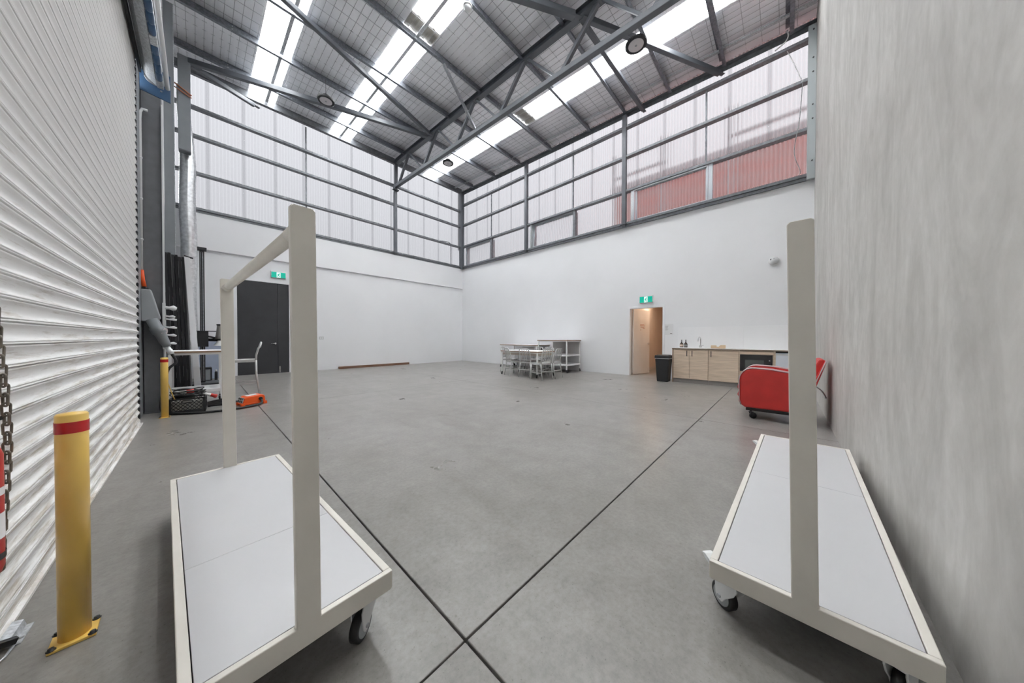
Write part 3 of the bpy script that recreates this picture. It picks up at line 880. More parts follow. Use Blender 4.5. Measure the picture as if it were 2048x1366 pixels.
obj('gland', MB().lathe([(0.035, 1.86), (0.03, 1.90)], (-0.53, 6.94, 0), 12), black_plastic, sk)
d_ = Vector((0.13, -0.03, -0.36)).normalized()
p0 = Vector((-0.47, 6.90, 1.42))
obj('socket_body', MB().tube([p0, p0 + d_ * 0.12, p0 + d_ * 0.125, p0 + d_ * 0.22, p0 + d_ * 0.23, p0 + d_ * 0.36, p0 + d_ * 0.44], [0.066, 0.064, 0.078, 0.075, 0.06, 0.054, 0.038], 14), grey_dark_box, sk)
obj('round_cover', MB().cyl((-0.385, 6.90, 1.235), (-0.345, 6.885, 1.225), 0.068, 18), M('pinkish_grey_plastic', (0.50, 0.44, 0.44), 0.5), sk)
pc = p0 + d_ * 0.44
obj('plug_collar', MB().tube([pc, pc + d_ * 0.04, pc + d_ * 0.05, pc + d_ * 0.12], [0.028, 0.028, 0.034, 0.034], 12), conduit_w, sk)
pl = thing('power_cable', 'thick black power cable looping from the socket to the orange box', 'cable', (-0.3, 6.8, 0.0))
def smooth(pts, n=6):
    P = [Vector(p) for p in pts]; out = []
    for i in range(len(P) - 1):
        a = P[max(i - 1, 0)]; b_ = P[i]; c_ = P[i + 1]; d = P[min(i + 2, len(P) - 1)]
        for k in range(n):
            t = k / n
            out.append(0.5 * ((2 * b_) + (c_ - a) * t + (2 * a - 5 * b_ + 4 * c_ - d) * t * t + (3 * b_ - a - 3 * c_ + d) * t ** 3))
    out.append(P[-1]); return out
cp = pc + d_ * 0.1
obj('cable_sheath', MB().tube(smooth([cp, cp + d_ * 0.15, (-0.315, 6.84, 0.66), (-0.36, 6.85, 0.40), (-0.385, 6.85, 0.2), (-0.38, 6.78, 0.06), (-0.30, 6.68, 0.022), (-0.20, 6.56, 0.020), (0.02, 6.42, 0.020), (0.28, 6.37, 0.020), (0.50, 6.40, 0.020), (0.66, 6.46, 0.025), (0.735, 6.56, 0.04), (0.735, 6.62, 0.09), (0.715, 6.66, 0.105), (0.69, 6.70, 0.105)]), 0.017, 8), rubber, pl)

# ---- high bay lamps and smoke detector
def high_bay(label, x, y, z, first=None):
    t = thing('high_bay_lamp', label, 'lamp', (x, y, z), group='round high bay lamps')
    body = MB().lathe([(0.155, -0.01), (0.20, -0.015), (0.205, 0.02), (0.19, 0.045), (0.10, 0.06), (0.09, 0.14), (0.03, 0.15)], (x, y, z), 32)
    for k in range(44):
        a = 2 * math.pi * k / 44
        r0, r1 = 0.16, 0.212
        p = Vector((x + math.cos(a) * r0, y + math.sin(a) * r0, z + 0.01)); q = Vector((x + math.cos(a) * r1, y + math.sin(a) * r1, z + 0.01))
        body.bar(p, q, 0.007, 0.055)
    obj('finned_body', body, black_metal, t)
    obj('lens', MB().lathe([(0.002, -0.017), (0.14, -0.017), (0.158, -0.006), (0.158, 0.0)], (x, y, z), 32), lamp_lens, t)
    obj('lens_cap', MB().lathe([(0.022, -0.021), (0.022, -0.016)], (x, y, z), 14), tyre_grey, t)
    obj('hanger', MB().tube([(x - 0.05, y, z + 0.14), (x - 0.05, y, z + 0.18), (x, y, z + 0.21), (x + 0.05, y, z + 0.18), (x + 0.05, y, z + 0.14)], 0.006, 6).cyl((x, y, z + 0.21), (x, y + 0.02, roof_z(y) - 0.14), 0.005, 6), black_metal, t)
high_bay('round lamp in front of the long brace near the far left wall', 2.49, 9.48, 7.80)
high_bay('round lamp under the right rooflight in the far corner', 6.66, 9.62, 7.93)
high_bay('round lamp beside the truss nearest the precast wall', 6.33, 2.345, 7.33)
sd = thing('smoke_detector', 'small white dome detector under the second rooflight strip', 'detector', (3.9, 4.9, 8.0))
obj('dome', MB().lathe([(0.005, -0.055), (0.05, -0.045), (0.075, -0.01), (0.08, 0.02)], (3.88, 4.9, 8.03), 18), conduit_w, sd)
obj('base', MB().lathe([(0.095, 0.02), (0.095, 0.05)], (3.88, 4.9, 8.03), 18), white_metal, sd)
obj('stem', MB().cyl((3.88, 4.9, 8.08), (3.88, 4.9, 8.2), 0.012, 8), conduit_w, sd)

# ---- small conduits on the milky walls
def pipe(label, pts, r, m, name='electrical_conduit'):
    t = thing(name, label, 'conduit', pts[0])
    obj('pipe', MB().tube(smooth(pts), r, 8), m, t)
    obj('saddle', MB().lathe([(r + 0.006, -0.01), (r + 0.006, 0.01)], pts[0], 8), galv_light, t)
pipe('bent white conduit from the eave angle to the top girt', [(XB - 0.13, 0.02, 8.04), (XB - 0.15, 0.0, 7.9), (XB - 0.14, 0.06, 7.80), (XB - 0.12, 0.22, 7.74)], 0.014, conduit_w)
pipe('thin slanting white cable near the pale column', [(XB - 0.06, 0.02, 7.66), (XB - 0.05, -0.1, 7.3), (XB - 0.05, -0.22, 6.88)], 0.008, conduit_w)
pipe('grey drooping cable beside the pale column above the white wall', [(XB - 0.10, -0.24, 6.8), (XB - 0.10, -0.20, 6.0), (XB - 0.12, -0.12, 5.3), (XB - 0.10, -0.22, 4.85), (XB - 0.1, -0.18, 4.76)], 0.007, tyre_grey)
pipe('dark bent cable on the milky wall near the corner', [(7.75, YA - 0.1, 5.72), (8.1, YA - 0.1, 5.78), (8.35, YA - 0.1, 5.76), (8.42, YA - 0.09, 5.6), (8.42, YA - 0.09, 5.0), (8.42, YA - 0.09, 4.66)], 0.016, girt_paint)

# ================================================================== WALL FITTINGS
def exit_sign(label, o, u, nrm):
    """o bottom-left corner, u along the sign, nrm out of the wall"""
    o, u, nrm = Vector(o), Vector(u), Vector(nrm); up = Vector((0, 0, 1))
    t = thing('exit_sign', label, 'sign', o, group='green running man exit signs')
    Wd, H = 0.36, 0.175
    def slab(x0, x1, z0, z1, d0, d1):
        return MB().prism([(x0, z0), (x1, z0), (x1, z1), (x0, z1)], o + nrm * d0, u, up, nrm * (d1 - d0))
    obj('housing', slab(-0.015, Wd + 0.015, -0.005, H + 0.03, 0.004, 0.045), conduit_w, t, bevel=0.004)
    obj('face', slab(0, Wd, 0, H, 0.045, 0.052), exit_green, t)
    obj('white_square', slab(Wd * 0.36, Wd * 0.64, 0.006, H - 0.006, 0.052, 0.054), exit_white, t)
    man = MB()
    cx = Wd * 0.5
    def limb(a, b, w):
        a = Vector(a); b = Vector(b); d = (b - a).normalized(); n = Vector((-d.y, d.x)) * w / 2
        man.prism([tuple(a + n), tuple(a - n), tuple(b - n), tuple(b + n)], o + nrm * 0.054, u, up, nrm * 0.002)
    man.prism([(cx + 0.018 + 0.014 * math.cos(k * math.pi / 5), 0.138 + 0.014 * math.sin(k * math.pi / 5)) for k in range(10)], o + nrm * 0.054, u, up, nrm * 0.002)
    limb((cx + 0.008, 0.12), (cx - 0.008, 0.075), 0.028)
    limb((cx + 0.004, 0.115), (cx - 0.03, 0.10), 0.012); limb((cx - 0.03, 0.10), (cx - 0.034, 0.075), 0.012)
    limb((cx + 0.008, 0.115), (cx + 0.032, 0.09), 0.012); limb((cx + 0.032, 0.09), (cx + 0.042, 0.10), 0.012)
    limb((cx - 0.006, 0.08), (cx + 0.02, 0.055), 0.015); limb((cx + 0.02, 0.055), (cx + 0.008, 0.02), 0.015)
    limb((cx - 0.010, 0.08), (cx - 0.018, 0.045), 0.015); limb((cx - 0.018, 0.045), (cx - 0.045, 0.04), 0.014)
    obj('running_man', man, exit_green, t)
exit_sign('green exit sign above the black double door', (1.605, YA, 3.085), (1, 0, 0), (0, -1, 0))
exit_sign('green exit sign above the open doorway', (XB, 3.22, 2.225), (0, -1, 0), (-1, 0, 0))
t = thing('wall_plate', 'small white switch plate on the wall right of the black door', 'switch', (2.98, YA, 1.14))
obj('plate', MB().box((2.91, YA - 0.012, 1.09), (3.05, YA - 0.0005, 1.19)), M('plate_grey_plastic', (0.55, 0.55, 0.555), 0.4), t, bevel=0.003)
for x_ in (2.935, 2.99):
    obj('rocker', MB().box((x_, YA - 0.018, 1.12), (x_ + 0.03, YA - 0.012, 1.16)), white_metal, t)
t = thing('dome_camera', 'round white dome with two dark lenses high on the white wall', 'camera', (XB, 0.195, 2.965))
obj('base', MB().lathe([(0.105, 0.0), (0.105, -0.03)], (XB, 0.195, 2.965), 24, 'X'), white_metal, t)
obj('dome', MB().lathe([(0.095, -0.03), (0.085, -0.07), (0.05, -0.10), (0.004, -0.11)], (XB, 0.195, 2.965), 24, 'X'), caster_grey, t)
obj('lens', MB().lathe([(0.016, -0.10), (0.016, -0.085)], (XB, 0.245, 2.985), 12, 'X').lathe([(0.016, -0.105), (0.016, -0.085)], (XB, 0.195, 2.985), 12, 'X'), black_plastic, t)
t = thing('wall_notice', 'white printed notice on the wall right of the doorway', 'sign', (XB, 2.42, 1.3))
obj('sheet', MB().box((XB - 0.010, 2.31, 1.25), (XB - 0.0005, 2.53, 1.56)), M('notice_sheet', (0.68, 0.68, 0.685), 0.5), t)
for k, (a, b_) in enumerate(((0.02, 0.10), (0.02, 0.09), (0.02, 0.07), (0.02, 0.10), (0.02, 0.08))):
    z = 1.50 - k * 0.028
    obj('printed_line', MB().box((XB - 0.0115, 2.53 - b_, z), (XB - 0.010, 2.53 - a, z + 0.007)), ink, t)
obj('printed_mark', MB().box((XB - 0.0115, 2.33, 1.285), (XB - 0.010, 2.385, 1.30)), ink, t)
t = thing('floor_beam', 'long brown timber beam lying on the floor along the far left wall', 'beam', (4.9, YA - 0.05, 0))
obj('timber', MB().box((3.52, YA - 0.075, 0.001), (6.27, YA - 0.006, 0.085)), wood_dark, t, bevel=0.004)
obj('end_grain', MB().box((3.512, YA - 0.07, 0.006), (3.521, YA - 0.012, 0.08)), wood_edge, t)

# ================================================================== KITCHENETTE
XK = 8.594
KT = 0.870          # underside of the benchtop
def door_panel(name, y0, y1, z0, z1, par, m=wood_oak):
    return obj(name, MB().box((XK, y0 + 0.0025, z0), (XK + 0.018, y1 - 0.0025, z1)), m, par, bevel=0.0015)
def handle(par, y):
    b = MB().box((XK - 0.028, y - 0.008, 0.695), (XK - 0.018, y + 0.008, 0.835)).box((XK - 0.028, y - 0.006, 0.70), (XK, y + 0.006, 0.71)).box((XK - 0.028, y - 0.006, 0.82), (XK, y + 0.006, 0.83))
    obj('handle', b, black_metal, par, bevel=0.002)
def cabinet(label, y0, y1):
    t = thing('base_cabinet', label, 'cabinet', (XK + 0.3, (y0 + y1) / 2, 0), group='oak base cabinets')
    b = MB().box((XK + 0.02, y0 + 0.001, 0.105), (XB - 0.005, y1 - 0.001, KT - 0.001))
    obj('carcass', b, wood_oak, t)
    obj('kickboard', MB().box((XK + 0.035, y0 + 0.001, 0.0), (XK + 0.05, y1 - 0.001, 0.105)), kick_grey, t)
    return t
k1 = cabinet('oak base cabinet with two narrow doors beside the bin', 1.375, 2.155)
p_ = door_panel('cabinet_door', 1.778, 2.15, 0.112, KT - 0.012, k1); handle(p_, 1.835)
p_ = door_panel('cabinet_door', 1.377, 1.776, 0.112, KT - 0.012, k1); handle(p_, 1.72)
k2 = cabinet('oak base cabinet with one wide door left of the microwave', 0.775, 1.373)
p_ = door_panel('cabinet_door', 0.778, 1.371, 0.112, KT - 0.012, k2); handle(p_, 1.315)
k3 = thing('microwave_cabinet', 'open oak cabinet housing the black microwave', 'cabinet', (XK + 0.3, 0.47, 0))
b = MB().box((XK + 0.0, 0.165, 0.105), (XB - 0.005, 0.183, KT - 0.001)).box((XK, 0.755, 0.105), (XB - 0.005, 0.773, KT - 0.001)).box((XK + 0.02, 0.183, 0.385), (XB - 0.005, 0.755, 0.40)).box((XB - 0.02, 0.183, 0.105), (XB - 0.005, 0.755, KT - 0.001))
obj('carcass', b, wood_oak, k3)
obj('top_rail', MB().box((XK, 0.185, KT - 0.085), (XK + 0.018, 0.753, KT - 0.012)), wood_oak, k3)
obj('lower_drawer', MB().box((XK, 0.185, 0.112), (XK + 0.018, 0.753, 0.395)), wood_light, k3, bevel=0.0015)
obj('kickboard', MB().box((XK + 0.035, 0.165, 0.0), (XK + 0.05, 0.773, 0.105)), kick_grey, k3)
ep = thing('end_panel', 'oak end panel closing the bench next to the bin', 'panel', (XK + 0.3, 2.17, 0))
obj('panel', MB().box((XK - 0.01, 2.157, 0), (XB - 0.002, 2.18, KT)), wood_oak, ep, bevel=0.001)
obj('front_edge', MB().box((XK - 0.012, 2.157, 0), (XK - 0.010, 2.18, KT)), M('oak_edge_strip', (0.42, 0.31, 0.23), 0.5), ep)
bt = thing('benchtop', 'thin white benchtop with brown edge over the oak cabinets', 'worktop', (XK + 0.3, 0.9, KT))
obj('slab', MB().box((XK - 0.005, YC + 0.012, KT + 0.001), (XB - 0.002, 2.185, KT + 0.030)), bench_white, bt, bevel=0.002)
obj('edge_strip', MB().box((XK - 0.014, YC + 0.012, KT + 0.001), (XK - 0.005, 2.185, KT + 0.028)), M('brown_edge_strip', (0.25, 0.19, 0.15), 0.5), bt)
mw = thing('microwave', 'black built-in microwave with dark glass door', 'microwave', (XK + 0.2, 0.47, 0.4))
obj('body', MB().box((XK + 0.004, 0.19, 0.402), (XB - 0.1, 0.75, 0.78)), black_plastic, mw, bevel=0.004)
fr = MB().box((XK - 0.006, 0.188, 0.40), (XK + 0.004, 0.752, 0.783))
obj('front_frame', fr, black_metal, mw)
obj('door_window', MB().box((XK - 0.010, 0.33, 0.45), (XK - 0.006, 0.66, 0.665)), glass_grey, mw)
obj('control_dial', MB().lathe([(0.012, -0.018), (0.012, -0.006)], (XK, 0.235, 0.66), 12, 'X'), white_metal, mw)
fg = thing('bar_fridge', 'small white fridge under the bench right of the microwave', 'fridge', (XK + 0.3, -0.13, 0))
obj('body', MB().box((XK + 0.04, YC + 0.03, 0.02), (XB - 0.05, 0.155, 0.835)), fridge_white, fg, bevel=0.006)
fd = obj('door', MB().box((XK - 0.012, YC + 0.03, 0.06), (XK + 0.034, 0.13, 0.815)), fridge_white, fg, bevel=0.008)
obj('door_top_trim', MB().box((XK - 0.016, YC + 0.03, 0.785), (XK - 0.012, 0.13, 0.815)), caster_grey, fd)
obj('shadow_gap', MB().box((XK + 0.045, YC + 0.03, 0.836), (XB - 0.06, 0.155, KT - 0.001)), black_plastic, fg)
obj('side_filler', MB().box((XK - 0.004, 0.136, 0.0), (XK + 0.03, 0.160, KT - 0.001)), wood_oak, fg)
sp = thing('splashback', 'smooth white splashback panels above the bench', 'panel', (XB, 0.9, 0.9))
obj('panel', MB().box((XB - 0.011, 0.742, KT + 0.032), (XB - 0.0005, 2.18, 1.455)), white_lam, sp, bevel=0.002)
obj('panel', MB().box((XB - 0.011, YC + 0.005, KT + 0.032), (XB - 0.0005, 0.738, 1.455)), white_lam, sp, bevel=0.002)
ZB = KT + 0.030
def bottle(label, y, lab_m, nm='soap_bottle'):
    t = thing(nm, label, 'bottle', (8.96, y, ZB + 0.006), group='soap bottles on the bench')
    obj('glass_body', MB().lathe([(0.038, 0.006), (0.043, 0.015), (0.043, 0.10), (0.03, 0.125), (0.015, 0.135), (0.015, 0.145)], (8.96, y, ZB), 18), amber, t)
    obj('pump', MB().lathe([(0.018, 0.145), (0.018, 0.165), (0.007, 0.168), (0.007, 0.195), (0.016, 0.196), (0.016, 0.212)], (8.96, y, ZB), 12).bar((8.96, y, ZB + 0.204), (8.92, y, ZB + 0.200), 0.010, 0.010), black_plastic, t)
    obj('label', MB().lathe([(0.0438, 0.035), (0.0438, 0.09)], (8.96, y, ZB), 18, cap=False), lab_m, t)
bottle('brown pump bottle with pale label nearest the bin end', 2.045, label_pale)
bottle('brown pump bottle with dark label beside the tap', 1.945, M('dark_bottle_label', (0.16, 0.17, 0.17), 0.5))
ty = thing('bottle_tray', 'thin pale tray under the two soap bottles', 'tray', (8.96, 1.995, ZB))
obj('tray', MB().box((8.905, 1.89, ZB + 0.0005), (9.015, 2.10, ZB + 0.006)), paper, ty, bevel=0.002)
obj('rim', MB().box((8.90, 1.885, ZB + 0.0005), (8.905, 2.105, ZB + 0.010)).box((9.015, 1.885, ZB + 0.0005), (9.02, 2.105, ZB + 0.010)), paper, ty)
tp = thing('kitchen_tap', 'curved chrome gooseneck mixer tap on the bench', 'tap', (9.02, 1.62, ZB))
obj('spout', MB().tube(smooth([(9.03, 1.62, ZB + 0.05), (9.03, 1.62, ZB + 0.20), (9.01, 1.625, ZB + 0.265), (8.955, 1.635, ZB + 0.285), (8.90, 1.645, ZB + 0.25), (8.885, 1.65, ZB + 0.17)]), 0.013, 10), chrome, tp)
obj('base', MB().lathe([(0.028, 0.0005), (0.028, 0.06), (0.018, 0.075)], (9.03, 1.62, ZB), 14), chrome, tp)
obj('lever', MB().bar((9.03, 1.60, ZB + 0.045), (9.0, 1.54, ZB + 0.075), 0.014, 0.012), chrome, tp)
nb = thing('wooden_holder', 'pale wooden holder with notched front on the bench', 'holder', (8.93, 1.22, ZB))
notch = [(0, 0), (0.29, 0), (0.29, 0.085), (0.20, 0.085), (0.165, 0.045), (0.125, 0.045), (0.09, 0.075), (0, 0.075)]
for xx, nm in ((8.87, 'front'), (8.99, 'rear_board')):
    obj(nm, MB().prism(notch, (xx, 1.365, ZB + 0.0005), (0, -1, 0), (0, 0, 1), (0.012, 0, 0)), wood_light, nb)
obj('base', MB().box((8.87, 1.08, ZB + 0.0005), (9.0, 1.36, ZB + 0.010)), wood_light, nb)
obj('paper_stack', MB().box((8.885, 1.10, ZB + 0.011), (8.985, 1.34, ZB + 0.055)), paper, nb)
# bin
bn = thing('rubbish_bin', 'black rectangular swing-lid bin between doorway and bench', 'bin', (8.50, 2.35, 0))
def tapered(x0, x1, y0, y1, z0, z1, ins, m=None):
    b = MB()
    b.add([(x0 + ins, y0 + ins, z0), (x1 - ins, y0 + ins, z0), (x1 - ins, y1 - ins, z0), (x0 + ins, y1 - ins, z0), (x0, y0, z1), (x1, y0, z1), (x1, y1, z1), (x0, y1, z1)],
          [(0, 3, 2, 1), (4, 5, 6, 7), (0, 1, 5, 4), (1, 2, 6, 5), (2, 3, 7, 6), (3, 0, 4, 7)])
    return b
obj('body', tapered(8.36, 8.68, 2.195, 2.54, 0.001, 0.61, 0.035), black_plastic, bn, bevel=0.02)
obj('bag_edge', MB().box((8.352, 2.187, 0.612), (8.688, 2.548, 0.625)), caster_grey, bn)
obj('lid', tapered(8.352, 8.688, 2.187, 2.548, 0.625, 0.70, -0.004), black_plastic, bn, bevel=0.012)
obj('flap', MB().box((8.39, 2.225, 0.702), (8.65, 2.51, 0.712)), M('bin_flap_plastic', (0.03, 0.03, 0.032), 0.35), bn, bevel=0.003)

# ================================================================== TABLES AND CHAIRS
def caster_parts(par, x, y, h=0.10, m=black_plastic, rz=0.0, nm='caster'):
    """small swivel caster: fork + wheel sub-part, hanging under height h"""
    r = h * 0.38
    c_, s_ = math.cos(rz), math.sin(rz)
    ox, oy = -0.25 * h * c_, -0.25 * h * s_
    f = MB().cyl((x, y, h * 0.86), (x, y, h + 0.02), h * 0.13, 8)
    nx, ny = -s_, c_
    for sg in (-1, 1):
        f.bar((x + nx * sg * h * 0.17, y + ny * sg * h * 0.17, h * 0.86), (x + ox + nx * sg * h * 0.17, y + oy + ny * sg * h * 0.17, r * 0.8), h * 0.05, h * 0.30, (c_, s_, 0))
    f.bar((x - c_ * h * 0.2, y - s_ * h * 0.2, h * 0.86), (x + c_ * h * 0.16, y + s_ * h * 0.16, h * 0.86), h * 0.38, h * 0.08)
    o = obj(nm, f, m, par)
    w_ = MB().cyl((x + ox - nx * h * 0.12, y + oy - ny * h * 0.12, r + 0.001), (x + ox + nx * h * 0.12, y + oy + ny * h * 0.12, r + 0.001), r, 16)
    obj('wheel', w_, rubber, o)
    return o
def table(label, x0, x1, y0, y1, H, name='work_table', ch=0.10, apron=False, group=None, top_m=white_lam):
    t = thing(name, label, 'table', ((x0 + x1) / 2, (y0 + y1) / 2, 0), group=group)
    obj('tabletop', MB().box((x0, y0, H - 0.022), (x1, y1, H)), top_m, t, bevel=0.002)
    e = MB().box((x0 - 0.003, y0 - 0.003, H - 0.030), (x1 + 0.003, y1 + 0.003, H - 0.003))
    obj('plywood_edge', e, wood_edge, t)
    i, w = 0.015, 0.035
    fr = MB()
    for a, b_ in (((x0 + i + w, y0 + i), (x1 - i - w, y0 + i + w)), ((x0 + i + w, y1 - i - w), (x1 - i - w, y1 - i)), ((x0 + i, y0 + i), (x0 + i + w, y1 - i)), ((x1 - i - w, y0 + i), (x1 - i, y1 - i))):
        fr.box((a[0], a[1], H - 0.065), (b_[0], b_[1], H - 0.030))
    obj('top_frame', fr, white_metal, t)
    for cx, cy in ((x0 + i, y0 + i), (x1 - i - w, y0 + i), (x0 + i, y1 - i - w), (x1 - i - w, y1 - i - w)):
        obj('leg', MB().box((cx, cy, ch + 0.005), (cx + w, cy + w, H - 0.065)), white_metal, t)
        caster_parts(t, cx + w / 2, cy + w / 2, ch, rz=random.uniform(0, 6.28))
    if apron:
        a = MB().box((x0 + 0.05, y0 + 0.05, H - 0.13), (x1 - 0.05, y0 + 0.065, H - 0.065)).box((x0 + 0.05, y1 - 0.065, H - 0.13), (x1 - 0.05, y1 - 0.05, H - 0.065)).box((x0 + 0.05, y0 + 0.05, H - 0.13), (x0 + 0.065, y1 - 0.05, H - 0.065)).box((x1 - 0.065, y0 + 0.05, H - 0.13), (x1 - 0.05, y1 - 0.05, H - 0.065))
        obj('apron', a, M('apron_wood', (0.55, 0.48, 0.41), 0.5), t)
    return t
tall = table('tall white shelved table against the wall left of the doorway', 8.22, 9.12, 5.20, 6.43, 1.09, name='shelf_table', group='white tables by the wall')
for z in (0.28, 0.60):
    obj('shelf', MB().box((8.25, 5.23, z - 0.02), (9.09, 5.80, z)), white_lam, tall)
    obj('shelf_rail', MB().box((8.27, 5.218, z - 0.05), (9.07, 5.245, z - 0.02)).box((8.238, 5.25, z - 0.05), (8.265, 5.775, z - 0.02)), white_metal, tall)
obj('shelf', MB().box((8.25, 5.80, 0.26), (9.09, 6.40, 0.28)), white_lam, tall)
obj('back_panel', MB().box((9.07, 5.25, 0.28), (9.085, 6.38, 1.02)), grey_panel, tall)
obj('divider', MB().box((8.255, 5.79, 0.28), (9.07, 5.805, 1.02)), grey_panel, tall)
obj('middle_post', MB().box((8.236, 5.78, 0.28), (8.27, 5.815, 1.03)), white_metal, tall)
low = table('lower white table with brown edge left of the tall one', 8.27, 9.10, 6.50, 8.36, 0.905, name='shelf_table', group='white tables by the wall')
obj('shelf', MB().box((8.30, 6.53, 0.24), (9.07, 8.33, 0.26)), white_lam, low)
obj('back_panel', MB().box((9.05, 6.55, 0.26), (9.065, 7.86, 0.83)), grey_panel, low)
obj('side_panel', MB().box((8.29, 6.51, 0.26), (9.05, 6.525, 0.83)), grey_panel, low)
din = table('white dining table ringed by aluminium chairs', 6.58, 7.42, 5.14, 6.62, 0.765, name='dining_table', apron=True)
tb2 = table('white work table with lower shelf behind the crate by the roller door', -0.34, 0.305, 7.05, 7.72, 0.93, name='work_table')
obj('shelf', MB().box((-0.32, 7.07, 0.265), (0.285, 7.70, 0.285)), white_lam, tb2)
obj('shelf_rail', MB().box((-0.29, 7.068, 0.235), (0.255, 7.095, 0.265)).box((-0.29, 7.675, 0.235), (0.255, 7.702, 0.265)).box((0.26, 7.10, 0.235), (0.287, 7.67, 0.265)), white_metal, tb2)

def make_chair(label, seat=0.455, top=0.86, name='aluminium_chair'):
    """faces +y"""
    t = thing(name, label, 'chair', (0, 0, 0))
    hw = 0.195
    st = MB()
    n = 8
    vs, fs = [], []
    for j in range(n + 1):
        for i in range(n + 1):
            u, v = i / n, j / n
            x = (u - 0.5) * 2 * (0.185 + 0.018 * v); y = -0.19 + 0.40 * v
            z = seat - 0.014 * math.sin(math.pi * u) * math.sin(math.pi * min(1, v * 1.1))
            vs.append((x, y, z))
    for j in range(n):
        for i in range(n):
            k = j * (n + 1) + i
            fs.append((k, k + 1, k + n + 2, k + n + 1))
    m = len(vs)
    st.add(vs, fs, True)
    st.box((-0.185, -0.19, seat - 0.045), (0.185, -0.17, seat)).box((-0.203, 0.19, seat - 0.045), (0.203, 0.212, seat)).box((-0.203, -0.18, seat - 0.045), (-0.185, 0.20, seat)).box((0.185, -0.18, seat - 0.045), (0.203, 0.20, seat))
    st.box((-0.185, -0.17, seat - 0.035), (0.185, 0.19, seat - 0.03))
    obj('seat', st, alu, t, world=False)
    bh = top - seat
    zt = top - 0.016
    path = [(-hw, -0.20, seat - 0.02), (-hw, -0.205, seat + bh * 0.25), (-hw + 0.004, -0.235, seat + bh * 0.62), (-hw + 0.012, -0.262, zt - 0.075), (-hw + 0.035, -0.272, zt - 0.022), (-hw + 0.085, -0.275, zt),
            (hw - 0.085, -0.275, zt), (hw - 0.035, -0.272, zt - 0.022), (hw - 0.012, -0.262, zt - 0.075), (hw - 0.004, -0.235, seat + bh * 0.62), (hw, -0.205, seat + bh * 0.25), (hw, -0.20, seat - 0.02)]
    obj('back_frame', MB().tube(path, 0.0155, 8), alu, t, world=False)
    for x in (-0.085, 0.0, 0.085):
        b = MB().tube([(x * 0.9, -0.195, seat + 0.06), (x, -0.232, seat + bh * 0.6), (x, -0.268, zt - 0.004)], 0.010, 6)
        obj('back_slat', b, alu, t, world=False)
    obj('lower_rail', MB().bar((-hw, -0.203, seat + 0.06), (hw, -0.203, seat + 0.06), 0.014, 0.026), alu, t, world=False)
    for s in (-1, 1):
        obj('leg', MB().tube([(s * hw, -0.20, seat - 0.01), (s * (hw + 0.002), -0.205, seat * 0.6), (s * (hw + 0.012), -0.262, 0.0)], [0.0165, 0.016, 0.0125], 8), alu, t, world=False)
        obj('leg', MB().tube([(s * 0.193, 0.19, seat - 0.02), (s * 0.197, 0.205, 0.0)], [0.0165, 0.0125], 8), alu, t, world=False)
        obj('stretcher', MB().bar((s * 0.197, -0.225, seat * 0.42), (s * 0.195, 0.195, seat * 0.42), 0.013, 0.022), alu, t, world=False)
    obj('stretcher', MB().bar((-0.195, 0.197, seat * 0.50), (0.195, 0.197, seat * 0.50), 0.013, 0.022), alu, t, world=False)
    obj('stretcher', MB().bar((-0.20, -0.222, seat * 0.50), (0.20, -0.222, seat * 0.50), 0.013, 0.022), alu, t, world=False)
    return t
GC = 'aluminium chairs round the dining table'
ch0 = make_chair('aluminium slat-back chair at the table end, nearest of all')
ch0['group'] = GC
def put(o, x, y, rz):
    o.location = (x, y, 0); o.rotation_euler = (0, 0, rz); W[o] = Matrix.Translation((x, y, 0)) @ Matrix.Rotation(rz, 4, 'Z')
put(ch0, 6.57, 5.00, math.radians(-9))
for x, y, a, lab in ((7.03, 4.985, 4, 'aluminium chair at the table end, right of the nearest one'),
                     (6.735, 5.56, -88, 'aluminium chair square to the middle of the long table side'),
                     (6.70, 6.13, -114, 'aluminium chair turned askew at the left of the long side'),
                     (7.20, 6.80, 203, 'aluminium chair at the far table end towards the corner'),
                     (7.55, 6.05, 90, 'aluminium chair behind the table, left one, only its back showing'),
                     (7.55, 5.62, 90, 'aluminium chair behind the table, right one, only its back showing')):
    dup(ch0, (x, y, 0), math.radians(a), lab, GC)
stool = make_chair('tall aluminium stool behind the orange box, facing the work table', seat=0.745, top=1.075, name='aluminium_stool')
put(stool, 0.545, 7.36, math.radians(84))

# ================================================================== ARMCHAIR ON A DOLLY
dl = thing('furniture_dolly', 'low black caster dolly under the red armchair', 'dolly', (5.75, 0.0, 0))
dy0, dy1 = -0.30, 0.40
b = MB().box((5.40, dy0, 0.118), (5.45, dy1, 0.158)).box((6.02, dy0, 0.118), (6.07, dy1, 0.158)).box((5.45, dy1 - 0.05, 0.118), (6.02, dy1, 0.158)).box((5.45, dy0, 0.118), (6.02, dy0 + 0.05, 0.158))
obj('frame', b, black_metal, dl)
for x, y in ((5.43, 0.345), (6.04, 0.345), (5.43, -0.25), (6.04, -0.25)):
    caster_parts(dl, x, y, 0.112, black_metal, rz=2.2)
ac = thing('armchair', 'red leather club armchair with pale piping beside the precast wall', 'armchair', (5.75, 0.0, 0.16))
def side_poly(f=0.47, bk=-0.28, z0=0.165):
    pts = [(bk, z0), (f - 0.06, z0), (f - 0.02, z0 + 0.03), (f, z0 + 0.10), (f + 0.004, 0.55)]
    for k in range(1, 7):
        a = k / 6 * math.pi / 2
        pts.append((f + 0.004 - 0.155 * (1 - math.cos(a)), 0.55 + 0.18 * math.sin(a)))
    pts += [(0.12, 0.722), (-0.10, 0.685), (bk, 0.655)]
    return pts
